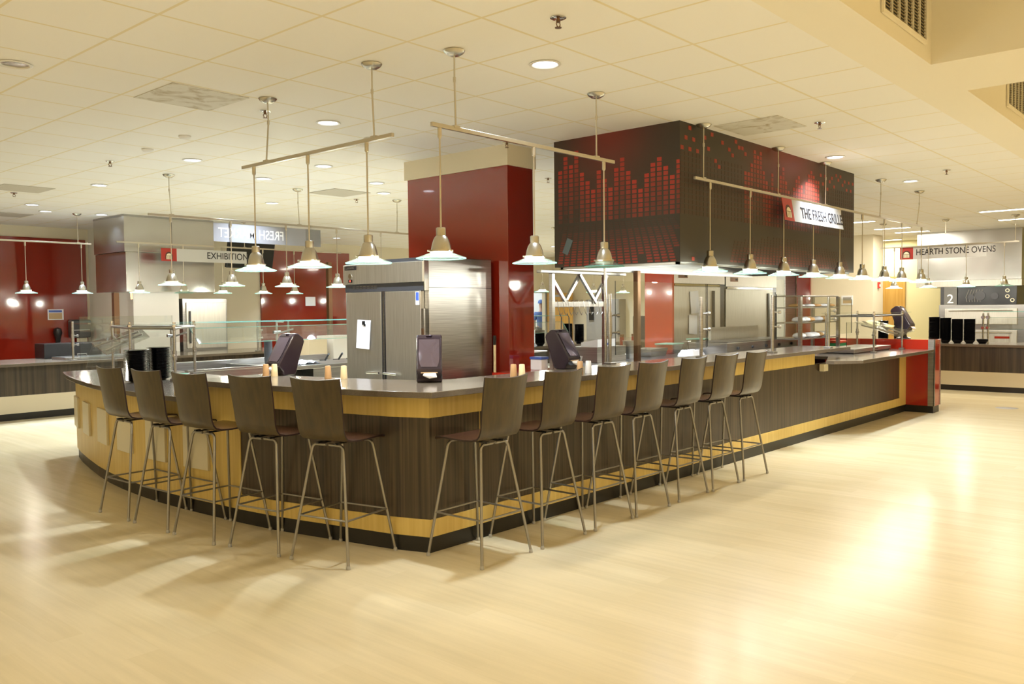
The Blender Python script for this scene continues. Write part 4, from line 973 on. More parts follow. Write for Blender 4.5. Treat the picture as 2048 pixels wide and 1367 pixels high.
for i, (x, y, w) in enumerate(((6.13, 9.25, 0.26), (6.46, 9.35, 0.34))):
    m = MB(); N = 9; vs = []; fs = []
    for a in range(N):
        for b in range(N): vs.append((x + (a / (N - 1) - .5) * w, y + (b / (N - 1) - .5) * 0.34, 0.905 + random.uniform(0, 0.05) * (1 - abs(2 * a / (N - 1) - 1) ** 3)))
    vs2 = [(p[0], p[1], p[2] - 0.003) for p in vs]
    for q, V in enumerate((vs, vs2)):
        m.add(V, [(k, k + 1, k + N + 1, k + N) if q else (k, k + N, k + N + 1, k + 1) for k in (a * N + b for a in range(N - 1) for b in range(N - 1))], 0, True)
    tag(m.build('crumpled_paper', paper, recalc=False), ['crumpled white paper by the tall cup stack on the work table', 'crumpled white paper right of the tall cup stack'][i], 'paper', 'white papers on the work table')
for k in range(14):
    m = MB(); m.lathe([(0, 0), (0.040, 0), (0.052, 0.10), (0.054, 0.104), (0.050, 0.104), (0.038, 0.004), (0, 0.004)], n=18)
    o = m.build('cup', dark_gr) if k == 0 else cupm.copy()
    if k == 0: cupm = o
    else: COL.objects.link(o)
    o.location = (6.0, 9.42, 0.90 + k * 0.017); tag(o, 'dark grey cup in the nested stack behind the slanted dispenser', 'cup', 'cups in the nested stack')
# green melon slice by the plates: a small green bowl
m = MB(); m.lathe([(0, 0), (0.04, 0.002), (0.075, 0.05), (0.072, 0.052), (0.038, 0.008), (0, 0.006)], (4.12, 8.02, 0.9305), 20); tag(m.build('bowl', green_lid), 'small pale green bowl beside the right black plate stack', 'bowl')

# ================================================================ KITCHEN under the printed hood
t = thing('kitchen_worktop', 'long stainless worktop behind the bar under the printed hood', 'worktop', (9, 5.5, 0))
MB().box(6.75, 12.9, 4.95, 6.25, 0.905, 0.948).build('worktop', steel, t, bevel=0.004)
for x0, x1 in ((6.8, 8.3), (8.32, 9.8), (9.82, 11.3), (11.32, 12.85)): MB().box(x0, x1, 5.0, 6.2, 0.1, 0.905).build('base_cabinet', steel, t)
w = thing('half_wall', 'low glossy red half wall right of the red column', 'half wall', (6.7, 5.2, 0))
MB().box(5.9, 6.72, 5.1, 5.16, 0, 0.985).build('red_panel', red_bright, w); MB().box(6.66, 6.72, 5.16, 6.2, 0, 0.985).build('red_return', red_bright, w)
t = thing('post', 'brown bronze post from the printed hood down to the worktop', 'post', (7.76, 5.06, 0.948))
m = MB(); m.box(7.73, 7.79, 5.03, 5.09, 0.961, HZ0 - 0.001); m.build('tube', copper, t, bevel=0.006)
m = MB(); m.box(7.715, 7.805, 5.015, 5.105, 0.9485, 0.96); m.build('foot', copper, t)
# hanging utensil rack
t = thing('utensil_rack', 'stainless utensil rack with cross braces and hooks under the printed hood', 'rack', (6.46, 5.2, 0.95))
yr = 5.22
for x in (6.50, 7.38): MB().box(x - 0.022, x + 0.022, yr - 0.022, yr + 0.022, 0.95, HZ0 - 0.05).build('post', steel, t, bevel=0.004)
MB().box(6.30, 7.75, yr - 0.03, yr + 0.03, HZ0 - 0.05, HZ0 - 0.02).build('top_bar', steel, t, bevel=0.004)
MB().box(6.50, 7.38, yr - 0.012, yr + 0.012, 1.60, 1.655).build('hook_bar', steel, t, bevel=0.003)
def brace(x0, z0, x1, z1, dy=0.0):
    m = MB(); a = Vector((x0, yr + dy, z0)); b = Vector((x1, yr + dy, z1)); m.obox((a + b) / 2, b - a, (0, 1, 0), (b - a).cross(Vector((0, 1, 0))), (b - a).length / 2, 0.014, 0.016); m.build('brace', steel, t)
brace(6.52, 1.86, 6.72, 1.64); brace(6.98, 1.93, 6.72, 1.64, 0.02); brace(6.92, 1.93, 7.20, 1.64, -0.02); brace(7.46, 1.93, 7.20, 1.64, 0.02)
for i in range(9):
    x = 6.56 + i * 0.085; m = MB(); m.tube([(x, yr - 0.02, 1.665), (x, yr - 0.03, 1.60), (x + 0.01, yr - 0.035, 1.545), (x + 0.035, yr - 0.035, 1.52), (x + 0.055, yr - 0.035, 1.545)], 0.0035, 6); m.tube([(x, yr + 0.02, 1.66), (x, yr, 1.672), (x, yr - 0.02, 1.665)], 0.0035, 6); m.build('hook', steel, t)
for i, x in enumerate((6.57, 6.69)):
    m = MB(); m.tube([(x, yr - 0.06, 1.50), (x + 0.015 * (i * 2 - 1), yr - 0.06, 1.15)], 0.006, 8); m.lathe([(0, 0), (0.035, 0.01), (0.045, 0.05), (0.043, 0.052), (0.03, 0.014), (0, 0.006)], (x + 0.015 * (i * 2 - 1), yr - 0.06, 1.10), 14)
    m.tube([(x, yr - 0.06, 1.50), (x, yr - 0.035, 1.535)], 0.004, 6); tag(m.build('ladle', dark_gr), ['dark ladle hanging on the utensil rack, left one', 'dark ladle hanging on the utensil rack, right one'][i], 'ladle', 'ladles on the utensil rack')
# two upright reach-in refrigerators
def upright(x0, x1, y, h, label, hx):
    t = thing('upright_refrigerator', label, 'refrigerator', ((x0 + x1) / 2, y, 0))
    MB().box(x0, x1, y + 0.05, y + 0.44, 0.12, h).build('cabinet', steel, t, bevel=0.004)
    MB().box(x0 + 0.01, x1 - 0.01, y, y + 0.05, h - 0.20, h).build('control_panel', steel_h, t, bevel=0.003)
    d = MB().box(x0 + 0.01, x1 - 0.16, y, y + 0.05, 0.15, h - 0.24).build('door', steel_h, t, bevel=0.004)
    m = MB(); m.box(hx - 0.025, hx + 0.025, y - 0.02, y, 1.0, h - 0.30); m.build('handle', black_pl, d)
    MB().box(x1 - 0.15, x1 - 0.002, y + 0.012, y + 0.05, 0.13, h).build('side_gap', black_pl, t)
    m = MB(); m.box(x0 + 0.16, x0 + 0.42, y - 0.004, y, h - 0.12, h - 0.05); m.box(x0 + 0.33, x0 + 0.40, y - 0.006, y - 0.0041, h - 0.10, h - 0.07, 1); m.build('display', [copper, screen], t)
    m = MB(); m.box(x0 + 0.03, x1 - 0.2, y - 0.012, y, h - 0.235, h - 0.205); m.build('top_rail', chrome, t)
    for xx in (x0 + 0.1, x1 - 0.1): m = MB(); m.box(xx - 0.03, xx + 0.03, y + 0.1, y + 0.4, 0, 0.12); m.build('foot', black_pl, t)
    return t
upright(10.75, 12.34, 6.4, 2.13, 'upright stainless refrigerator with two notes, under the printed hood', 11.95)
upright(12.36, 14.25, 6.4, 2.10, 'wide upright stainless refrigerator with smeared reflections, right of the one with notes', 13.9)
sheet('paper_note', (11.36, 6.396, 1.655), (1, 0, 0), (0, 0, 1), 0.25, 0.33, 'upper white paper note on the upright refrigerator door', 0.02, 'notes on the upright refrigerator', 0.08)
sheet('paper_note', (11.31, 6.396, 1.32), (1, 0, 0), (0, 0, 1), 0.24, 0.28, 'lower white paper note on the upright refrigerator door', 0.02, 'notes on the upright refrigerator', -0.07)
# things on the worktop
ZW = 0.9485
def pot(x, y, z, r, h, mat, name, label, cat, lid=None, flare=1.08, th=0.004):
    m = MB(); m.lathe([(0, 0), (r * 0.96, 0), (r, 0.006), (r * flare, h), (r * flare + 0.006, h), (r * flare + 0.006, h + 0.004), (r * flare - th, h + 0.004), (r - th, 0.008), (0, 0.008)], n=24)
    t = m.build(name, mat); t.location = (x, y, z); tag(t, label, cat)
    if lid: l = MB(); l.lathe([(0, h + 0.016), (r * flare, h + 0.014), (r * flare + 0.008, h + 0.006), (r * flare + 0.008, h + 0.0045), (0, h + 0.0045)], n=24); l.build('lid', lid, t, local=True)
    return t
def tub(x, y, z, wx, wy, h, mat, name, label, cat, lid=None, group=None):
    t = thing(name, label, cat, (x, y, z), 0.1, group)
    m = MB(); a = 0.86; lo = [(-wx * a, -wy * a), (wx * a, -wy * a), (wx * a, wy * a), (-wx * a, wy * a)]; hi = [(-wx, -wy), (wx, -wy), (wx, wy), (-wx, wy)]
    vs = [(p[0] / 2, p[1] / 2, 0) for p in lo] + [(p[0] / 2, p[1] / 2, h) for p in hi] + [(p[0] / 2 * .95, p[1] / 2 * .95, h) for p in hi] + [(p[0] / 2 * .93, p[1] / 2 * .93, 0.006) for p in lo]
    fs = [(0, 3, 2, 1), (12, 13, 14, 15)]
    for i in range(4):
        j = (i + 1) % 4; fs += [(i, j, 4 + j, 4 + i), (4 + i, 4 + j, 8 + j, 8 + i), (8 + i, 8 + j, 12 + j, 12 + i)]
    m.add(vs, fs); m.build('body', mat, t, local=True)
    if lid: l = MB(); l.box(-wx / 2 - 0.006, wx / 2 + 0.006, -wy / 2 - 0.006, wy / 2 + 0.006, h + 0.0005, h + 0.014); l.build('lid', lid, t, bevel=0.004, local=True)
    return t
clear_pl = glass('clear plastic', (0.86, 0.88, 0.88), 1.5)
pot(8.95, 5.95, ZW, 0.075, 0.22, steel, 'bain_marie_pot', 'tall stainless pot left of the bronze post', 'pot', flare=1.12)
pot(8.72, 6.02, ZW, 0.06, 0.17, clear_pl, 'clear_jar', 'clear plastic jar left of the stainless pot', 'jar')
tub(9.55, 6.05, ZW, 0.50, 0.32, 0.10, steel, 'food_pan', 'stainless food pan right of the bronze post', 'pan')
tub(10.15, 6.10, ZW, 0.34, 0.26, 0.13, clear_pl, 'storage_tub', 'clear tub with a green lid behind the stainless pan', 'tub', green_lid, 'clear tubs with green lids')
tub(11.0, 6.08, ZW, 0.40, 0.28, 0.17, clear_pl, 'storage_tub', 'larger clear tub with a green lid near the refrigerator with notes', 'tub', green_lid, 'clear tubs with green lids')
tub(10.6, 5.85, ZW, 0.30, 0.22, 0.07, white_pl, 'tray', 'white shallow tray between the two green lidded tubs', 'tray')
m = MB(); N = 14; vs = []; fs = []
for a in range(N):
    for b in range(N):
        u = a / (N - 1); v = b / (N - 1); e = min(u, 1 - u, v, 1 - v); vs.append((9.62 + u * 0.36, 5.44 + v * 0.24, ZW + 0.002 + (0.075 + random.uniform(-.008, .012)) * min(1, e * 7)))
m.add(vs, [(k, k + N, k + N + 1, k + 1) for k in (a * N + b for a in range(N - 1) for b in range(N - 1))], 0, True)
m.add([(9.62, 5.44, ZW + 0.001), (9.98, 5.44, ZW + 0.001), (9.98, 5.68, ZW + 0.001), (9.62, 5.68, ZW + 0.001)], [(0, 3, 2, 1)]); tag(m.build('towel', paper), 'folded white towel on the worktop before the refrigerator with notes', 'towel')
def nap_holder(x, y, lb):
    t = thing('napkin_holder', lb, 'napkin holder', (x, y, ZW), 0, 'upright chrome napkin holders')
    m = MB(); m.box(-0.055, 0.055, -0.05, 0.05, 0, 0.155); m.build('body', chrome, t, bevel=0.006, local=True)
    m = MB(); m.box(-0.028, 0.028, -0.053, -0.0505, 0.012, 0.140); m.build('slot', black_pl, t, local=True)
nap_holder(10.64, 6.12, 'chrome napkin holder with black slot before the refrigerator with notes'); nap_holder(12.1, 5.9, 'chrome napkin holder with black slot before the wide refrigerator')
for i, x in enumerate((0, 1, 2)):
    X, Y = ((8.75, 6.16), (9.12, 6.18), (9.42, 6.20))[i]
    t = thing('pepper_mill', 'dark red cylinder bottle on the worktop, %s from the left' % ordn(i), 'bottle', (X, Y, ZW), 0, 'dark red bottles on the worktop')
    m = MB(); m.lathe([(0, 0), (0.028, 0), (0.028, 0.26), (0, 0.262)], n=16); m.build('body', red_gloss, t, local=True); m = MB(); m.lathe([(0, 0.2625), (0.029, 0.2625), (0.029, 0.295), (0, 0.296)], n=16); m.build('cap', copper, t, local=True)
t = thing('griddle', 'low stainless griddle box with a raised splash panel on the bar side', 'griddle', (10.9, 4.75, 0.93))
m = MB(); m.box(10.0, 12.2, 5.16, 5.72, ZW, 1.115); m.build('body', steel, t, bevel=0.004)
m = MB(); m.box(10.55, 12.0, 5.68, 5.72, 1.1255, 1.30); m.build('splash_panel', steel_h, t)
m = MB(); m.box(10.1, 12.1, 5.20, 5.67, 1.1155, 1.125); m.build('grill_plate', dark_gr, t)
for i in range(5): m = MB(); m.tube([(10.3 + i * 0.42, 5.14, 1.04), (10.3 + i * 0.42, 5.1595, 1.04)], 0.02, 12); m.build('knob', dark_gr, t)
# bread warmer shelf unit
t = thing('bread_shelf', 'three tier steel and glass shelf with wrapped breads under the printed hood', 'shelf unit', (11.8, 4.9, 0.93))
for x in (11.25, 12.62):
    for y in (4.72, 5.1): MB().box(x - 0.03, x + 0.03, y - 0.02, y + 0.02, 0.9305 if y < 4.9 else 0.9485, 1.71).build('upright_post', steel, t)
for z in (1.12, 1.34, 1.55, 1.711): MB().box(11.285, 12.585, 4.70, 5.12, z, z + 0.016).build('shelf', steel, t, bevel=0.002)
for z in (1.12, 1.34, 1.55):
    for k in range(7):
        x = 11.40 + k * 0.17 + random.uniform(-.03, .03); m = MB(); m.lathe([(0, 0), (0.05, 0.004), (0.078, 0.03), (0.066, 0.065), (0.03, 0.084), (0, 0.086)], n=14)
        o = m.build('wrapped_bread', wrap if (k + int(z * 10)) % 3 else bread); o.location = (x, 4.84 + random.uniform(-.05, .05), z + 0.0165); o.scale = (1.0, 1.25, 0.9 if z < 1.5 else 0.55)
        tag(o, 'film wrapped bread roll on the %s tier of the steel shelf' % {1.12: 'lowest', 1.34: 'middle', 1.55: 'upper'}[z], 'bread', 'wrapped breads on the steel shelf, %s tier' % {1.12: 'lowest', 1.34: 'middle', 1.55: 'upper'}[z])
# red and green box at the shelf foot
t = thing('sanitizer_bucket', 'small green tub with an orange red lid beside the bread shelf', 'tub', (12.86, 4.81, 0.93))
m = MB(); m.box(12.73, 12.99, 4.73, 4.89, 0.9305, 1.02); m.build('tub', green_pl, t, bevel=0.01); m = MB(); m.box(12.72, 13.0, 4.72, 4.90, 1.021, 1.06); m.build('lid', orange_pl, t, bevel=0.008)
# left of the rack: steel bowl, clamshells, scale
pot(7.45, 5.75, ZW, 0.13, 0.10, steel, 'mixing_bowl', 'shallow steel mixing bowl behind the rack posts', 'bowl', flare=1.15)
tub(7.05, 5.60, ZW, 0.34, 0.26, 0.10, clear_pl, 'clamshell_tray', 'lower clear clamshell container behind the slanted dispenser', 'container', None, 'clear clamshell containers')
tub(7.15, 6.05, ZW, 0.34, 0.2, 0.16, clear_pl, 'clamshell_tray', 'upper clear clamshell container behind the slanted dispenser', 'container', white_pl, 'clear clamshell containers')
t = thing('kitchen_scale', 'white digital kitchen scale on a steel box behind the rack', 'scale', (8.3, 6.0, ZW))
m = MB(); m.box(8.05, 8.65, 5.8, 6.2, ZW, 1.13); m.build('base_box', steel, t, bevel=0.004); m = MB(); m.extrude([(-.12, 0), (.12, 0), (.12, .05), (-.12, .09)], (8.24, 5.92, 1.1305), (0, 1, 0), (0, 0, 1), (1, 0, 0), 0.36); m.build('scale_body', white_pl, t); m = MB(); m.box(8.15, 8.33, 5.795, 5.80, 1.15, 1.175); m.build('display', blue_pl, t)
t = thing('storage_tub', 'small white tub with a blue lid by the red column', 'tub', (6.45, 5.35, 0.985))
w2 = MB().box(5.95, 6.66, 5.1601, 5.52, 0.93, 0.985).build('ledge', red_bright, w)
m = MB(); m.box(6.40, 6.50, 5.28, 5.42, 0.9855, 1.09); m.build('tub', white_pl, t, bevel=0.006); m = MB(); m.box(6.395, 6.505, 5.275, 5.425, 1.0905, 1.115); m.build('lid', blue_pl, t)

# ================================================================ HANGING SIGNS
def emblem(parent, o, ax, ay, s):
    """dark arch with a pale columned doorway on the red square"""
    o = Vector(o); ax = Vector(ax).normalized(); ay = Vector(ay).normalized(); az = ax.cross(ay)
    def arch(r, h, z, mat, name):
        p = [(-r, 0), (r, 0), (r, h)] + [(r * math.cos(a * PI / 12), h + r * math.sin(a * PI / 12)) for a in range(1, 12)] + [(-r, h)]
        m = MB(); m.extrude(p, o + az * z, ax, ay, az, 0.002); m.build(name, mat, parent)
    arch(s * 0.30, s * 0.28, 0.0035, arch_dark, 'arch'); arch(s * 0.225, s * 0.24, 0.006, arch_cream, 'arch_door')
    m = MB()
    for k in range(-1, 2): c = o + ax * k * s * 0.11 + ay * s * 0.13 + az * 0.0078; m.obox(c, ax, ay, az, s * 0.012, s * 0.12, 0.0008)
    c = o + ay * s * 0.27 + az * 0.0078; m.obox(c, ax, ay, az, s * 0.225, s * 0.012, 0.0008); m.build('arch_columns', copper, parent)
def sign(label, p0, p1, z0, z1, sq, text, tx, size, board, ay=(0, 0, 1), squeeze=1.0, tcol=None, emb=True, ty=0.3):
    p0 = Vector((*p0, 0)); p1 = Vector((*p1, 0)); ax = (p1 - p0).normalized(); ay = Vector(ay).normalized(); az = ax.cross(ay); h = (z1 - z0) / ay.z; L = (p1 - p0).length
    t = thing('hanging_sign', label, 'sign', (p0.x, p0.y, z1), group=None)
    o = p0 + Vector((0, 0, z1)) - ay * h
    m = MB(); c = o + ax * (sq + (L - sq) / 2) + ay * h / 2; m.obox(c, ax, ay, az, (L - sq) / 2, h / 2, 0.0025); m.build('board', board, t)
    if sq:
        m = MB(); c = o + ax * sq / 2 + ay * h / 2; m.obox(c, ax, ay, az, sq / 2, h / 2, 0.0025); m.build('red_square', sign_red, t)
        emblem(t, o + ax * sq * 0.5 + ay * h * 0.14, ax, ay, min(sq, h) * 1.0)
    text_mesh('lettering', text, size, o + ax * tx + ay * h * ty + az * 0.0045, ax, ay, tcol or ink, t, 0.001, squeeze=squeeze)
    return t
sign('red and white exhibition sign hanging before the stainless hood', (6.66, 13.525), (8.22, 13.525), 2.425, 2.635, 0.265, 'EXHIBITION', 0.80, 0.158, sign_grey, squeeze=0.92)
sign('tilted grille sign with a red arch emblem on the long lamp rail', (8.29, 3.678), (9.88, 3.678), 2.457, 2.684, 0.24, 'THE FRESH GRILLE', 0.43, 0.165, sign_white, ay=(0, 0.17, 1), squeeze=0.86, ty=0.22)
sign('ovens sign with a red arch emblem at far right', (17.625, 5.385), (17.625, 3.866), 2.46, 2.70, 0.245, 'HEARTH STONE OVENS', 0.295, 0.165, sign_grey, squeeze=0.78, ty=0.32)
t = thing('hanging_sign', 'frosted market sign seen from behind with mirrored white letters', 'sign', (5.345, 9.49, 2.66))
MB().box(5.345, 6.665, 9.516, 9.522, 2.44, 2.665).build('board', simple('frosted sign back', (0.33, 0.33, 0.36), 0.5), t); MB().box(6.666, 6.90, 9.516, 9.522, 2.44, 2.665).build('end_square', simple('sign square back', (0.24, 0.235, 0.235), 0.4), t)
text_mesh('lettering', 'FRESH MARKET', 0.165, (6.33, 9.5145, 2.495), (-1, 0, 0), (0, 0, 1), ink_white, t, 0.001, squeeze=0.82)

# ================================================================ FAR LEFT: exhibition kitchen
t = thing('serving_counter', 'long dark laminate serving counter with a cream band at far left', 'counter', (5, 14, 0))
MB().box(-4.5, 11.4, 13.93, 14.9, 0, 0.104).build('toe_kick', black_base, t); MB().box(-4.5, 11.4, 13.90, 14.92, 0.104, 0.364).build('cream_band', cream_lam, t)
MB().box(-4.5, 11.4, 13.90, 14.92, 0.364, 0.815).build('laminate_panel', zebra_far, t); MB().box(-4.5, 11.42, 13.60, 15.0, 0.815, 0.857).build('worktop', stone, t, bevel=0.003)
EXH = (6.225, 7.80, 13.88, 15.05)
t = thing('exhaust_hood', 'stainless exhaust hood at far left behind the exhibition sign', 'hood', (6.225, 13.88, 1.93))
m = MB(); m.box(EXH[0], 7.02, EXH[2], EXH[3], 2.58, 3.15); m.box(7.03, EXH[1], EXH[2], EXH[3], 2.58, 3.15); m.build('upper_panel', steel_wavy, t, bevel=0.003)
m = MB(); m.box(EXH[0] + 0.02, EXH[1], EXH[2] + 0.01, EXH[3], 1.93, 2.575); m.build('canopy', steel_wavy, t, bevel=0.003)
MB().box(EXH[0], EXH[1], EXH[2], EXH[3], 3.15, H).build('top_closure', steel, t)
m = MB(); m.tube([(6.35, 13.95, 1.93), (6.35, 13.95, 1.80)], 0.02, 8); m.build('drain_cup', copper, t)
for i, (x, y) in enumerate(((6.50, 14.9), (11.0, 14.9))):
    t = thing('corner_post', ['bronze brown post under the left end of the stainless hood', 'bronze brown post farther right on the serving counter'][i], 'post', (x, y, 0.857))
    m = MB(); m.box(x - 0.045, x + 0.045, y - 0.045, y + 0.045, 0.876, 1.926 if i == 0 else 2.6); m.build('tube', copper, t); m = MB(); m.box(x - 0.06, x + 0.06, y - 0.06, y + 0.06, 0.8575, 0.875); m.build('foot', copper, t)
t = thing('upright_cabinet', 'tall stainless cabinet under the right end of the exhibition sign', 'cabinet', (8.26, 15.2, 0))
MB().box(7.80, 8.70, 15.06, 15.9, 0, 1.83).build('body', steel, t, bevel=0.004); MB().box(7.86, 8.66, 15.03, 15.059, 0.9, 1.76).build('door', steel_h, t, bevel=0.004); m = MB(); m.tube([(7.92, 15.01, 1.0), (7.92, 15.01, 1.6)], 0.015, 8); m.build('handle', dark_gr, t)
t = thing('wall_screen', 'black screen hanging behind the exhibition sign', 'screen', (9.2, 15.2, 2.4))
m = MB(); m.obox((9.2, 15.0, 2.69), (1, 0, 0), (0, -0.25, 1), (0, 1, 0.25), 0.51, 0.26, 0.03); m.build('housing', black_pl, t, bevel=0.006); m = MB(); m.obox((9.2, 14.966, 2.682), (1, 0, 0), (0, -0.25, 1), (0, 1, 0.25), 0.485, 0.235, 0.002); m.build('display', screen, t)
m = MB(); m.tube([(9.2, 15.03, 2.75), (9.2, 15.03, H)], 0.02, 8); m.build('mount', dark_gr, t)
def wallpanel(x0, x1, y, z0, z1, lb):
    m = MB(); m.box(x0, x1, y, Y1, z0, z1); tag(m.build('wall_cladding', red_gloss, bevel=0.003), lb, 'wall panel', 'red gloss wall panels')
wallpanel(-2.0, 6.84, Y1 - 0.04, 0, 2.975, 'red gloss wall panel at the left edge behind the serving counter')
wallpanel(10.62, 13.1, Y1 - 0.04, 0, 2.97, 'red gloss wall panel between the stainless hood and the two door fridge')
sheet('wall_notice', (6.26, 16.90, 1.56), (1, 0, 0), (0, 0, 1), 0.28, 0.20, 'printed notice on the left red wall panel', 0.0); 
m = MB(); m.box(6.14, 6.37, 16.890, 16.894, 1.60, 1.64); m.box(6.14, 6.37, 16.890, 16.894, 1.48, 1.59, 1); tag(m.build('notice_print', [blue_pl, kraft]), 'blue and brown picture print on the notice of the left red panel', 'print')
sheet('wall_notice', (11.93, 16.90, 1.80), (1, 0, 0), (0, 0, 1), 0.28, 0.21, 'cream notice on the red wall panel left of the fridge', 0.0)
t = thing('soap_dispenser', 'black soap dispenser on the left red wall panel', 'dispenser', (6.25, 16.87, 1.1)); m = MB(); m.lathe([(0, 0), (0.04, 0.02), (0.05, 0.12), (0.075, 0.22), (0.06, 0.30), (0, 0.32)], (6.25, 16.80, 1.0), 16); m.build('body', black_pl, t); m = MB(); m.tube([(6.25, 16.78, 1.0), (6.25, 16.76, 0.95)], 0.012, 8); m.build('spout', black_pl, t)
t = thing('towel_dispenser', 'dark paper towel dispenser on the left red wall panel', 'dispenser', (6.64, 16.85, 1.15)); m = MB(); m.box(6.47, 6.82, 16.70, 16.91, 1.12, 1.46); m.build('body', dark_gr, t, bevel=0.03, seg=3); m = MB(); m.box(6.50, 6.79, 16.692, 16.70, 1.26, 1.27); m.build('seam', chrome, t)
t = thing('paper_towel', 'loose paper towel hanging under the dark dispenser', 'paper', (6.67, 16.8, 0.95)); m = MB(); m.box(6.58, 6.77, 16.78, 16.783, 0.93, 1.115); m.build('sheet', cream_lam, t)
t = thing('chafing_lid', 'long stainless lid with two handles on the far left counter', 'lid', (6.1, 14.2, 0.857))
MB().box(5.25, 6.85, 13.85, 14.4, 0.8575, 0.90).build('body', steel, t, bevel=0.01)
for x in (5.6, 6.5): m = MB(); m.tube([(x - 0.07, 14.1, 0.90), (x - 0.07, 14.1, 0.94), (x + 0.07, 14.1, 0.94), (x + 0.07, 14.1, 0.90)], 0.010, 8); m.build('handle', steel, t)
t = thing('counter_equipment', 'dark low appliance against the left red wall panel', 'appliance', (5.8, 15.9, 0.857)); MB().box(5.2, 6.1, 14.55, 14.95, 0.8575, 1.10).build('body', black_pl, t, bevel=0.01); MB().box(6.11, 6.42, 14.6, 14.95, 0.8575, 1.08).build('steel_end', steel, t, bevel=0.006); m = MB(); m.tube([(6.25, 14.7, 1.08), (6.25, 14.66, 1.16), (6.31, 14.62, 1.14)], 0.012, 8); m.build('tap', chrome, t)
eg = thing('sneeze_guard', 'clear upright glass guard on the far left serving counter', 'glass guard', (5.4, 13.75, 0.857))
for i, (x, z) in enumerate(((5.33, 1.46), (8.55, 1.40), (9.2, 1.40), (11.1, 1.40))): post(x, 13.75, 0.857, z, 'post', eg, r=0.018, clamp=(1.10, 1.24))
pane((5.41, 13.69), (6.9, 13.69), 0.89, 1.53, 0.89, 1.53, 'glass_pane', eg); pane((6.95, 13.69), (11.2, 13.69), 1.08, 1.40, 1.08, 1.40, 'glass_pane', eg)
for i, (x, w, z) in enumerate(((8.9, 0.38, 1.08), (9.5, 0.55, 1.13))):
    t = thing('menu_stand', ['cream panel box beyond the work table, left one', 'bright white panel box beyond the work table, by the fridge'][i], 'box', (x, 12.6, 0)); MB().box(x - w / 2, x + w / 2, 12.4, 12.9, 0.02, z).build('panel', [cream_lam, white_pl][i], t, bevel=0.004); MB().box(x - w / 2 + 0.02, x + w / 2 - 0.02, 12.42, 12.88, 0, 0.02).build('foot', black_pl, t)
# ================================================================ FAR MIDDLE: counter, doorway and person
t = thing('serving_counter', 'distant serving counter glimpsed behind the utensil rack', 'counter', (15, 10.6, 0))
MB().box(11.2, 17.5, 10.5, 11.4, 0, 0.81).build('body', zebra_far, t); MB().box(11.1, 17.6, 10.3, 11.5, 0.811, 0.857).build('worktop', stone, t)
bm_ = MB(); bm_.lathe([(0, 0), (0.055, 0), (0.062, 0.008), (0.098, 0.055), (0.103, 0.060), (0.098, 0.062), (0.056, 0.012), (0, 0.008)], n=26)
bowl0 = bm_.build('bowl', black_bowl); usedb = [False]
def bowl_stack(x, y, z, n, lbl, grp, dz=0.0185, mat=None):
    for k in range(n):
        if not usedb[0]: o = bowl0; usedb[0] = True
        else: o = bowl0.copy(); COL.objects.link(o)
        o.location = (x + random.uniform(-.002, .002), y + random.uniform(-.002, .002), z + k * dz); tag(o, ('topmost ' if k == n - 1 and n > 1 else '') + lbl, 'bowl', grp)
bowl_stack(13.52, 10.46, 0.857, 20, 'black bowl in the left stack on the distant counter behind the rack', 'bowls left stack behind the rack')
bowl_stack(13.9, 10.46, 0.857, 19, 'black bowl in the right stack on the distant counter behind the rack', 'bowls right stack behind the rack')
bowl_stack(12.75, 10.55, 0.857, 14, 'black bowl in the stack nearest the red column on the distant counter', 'bowls stack by the red column')
mg = thing('sneeze_guard', 'distant glass shelf guard between the red column and the utensil rack', 'glass guard', (12.6, 10.4, 0.857))
for x in (12.3, 13.15): m = MB(); m.tube([(x, 10.6, 0.857), (x, 10.6, 1.42)], 0.016, 8); m.build('post', steel, mg)
gslab([(11.6, 10.3, 1.44), (13.3, 10.3, 1.44), (13.3, 10.8, 1.44), (11.6, 10.8, 1.44)], 0.01, 'glass_shelf', mg); gslab([(11.6, 10.2, 1.12), (13.2, 10.2, 1.12), (13.2, 10.34, 1.32), (11.6, 10.34, 1.32)], 0.01, 'front_glass', mg)
d = thing('wooden_door', 'open golden maple door with a closer beside the lit doorway', 'door', (20.8, 16.9, 0)); MB().box(20.80, 20.85, 15.92, 16.90, 0.01, 2.04).build('leaf', door_wood, d); m = MB(); m.box(20.74, 20.80, 16.35, 16.75, 1.92, 1.99); m.build('door_closer', steel, d)
fr = MB(); fr.box(19.94, 20.0, Y1 - 0.03, Y1, 0, 2.11); fr.box(20.75, 20.795, Y1 - 0.03, Y1, 0, 2.11); fr.box(19.94, 20.795, Y1 - 0.03, Y1, 2.05, 2.11); struct(fr.build('trim_1', grey_door))
area_light('passage_lamp', (20.5, 18.6, H - 0.02), 60, COOL, 0.6, 0.6)
t = thing('metal_cabinet', 'grey metal cabinet against the far wall seen behind the rack', 'cabinet', (21.0, 14.7, 0)); MB().box(20.75, 21.099, 14.15, 15.34, 0.0, 1.82).build('body', grey_door, t, bevel=0.006); MB().box(20.735, 20.75, 14.18, 15.0, 0.06, 1.79).build('door', grey_door, t, bevel=0.004)
m = MB(); m.box(20.72, 20.735, 15.05, 15.22, 1.45, 1.66); m.box(20.72, 20.735, 15.05, 15.22, 1.20, 1.42); m.build('switch_box', black_pl, t)
m = MB(); m.box(10.69, 10.735, 6.37, 6.835, 0, 2.6); tag(m.build('side_panel', red_back), 'orange red side panel at the left of the refrigerator with notes', 'panel')
t = thing('toaster', 'dark toaster oven before the orange red wall panel', 'toaster', (17.0, 10.8, 0.857)); MB().box(16.6, 17.2, 10.55, 10.95, 0.8575, 1.38).build('body', dark_gr, t, bevel=0.02); MB().box(16.7, 17.1, 10.53, 10.549, 0.95, 1.25).build('door', screen, t)
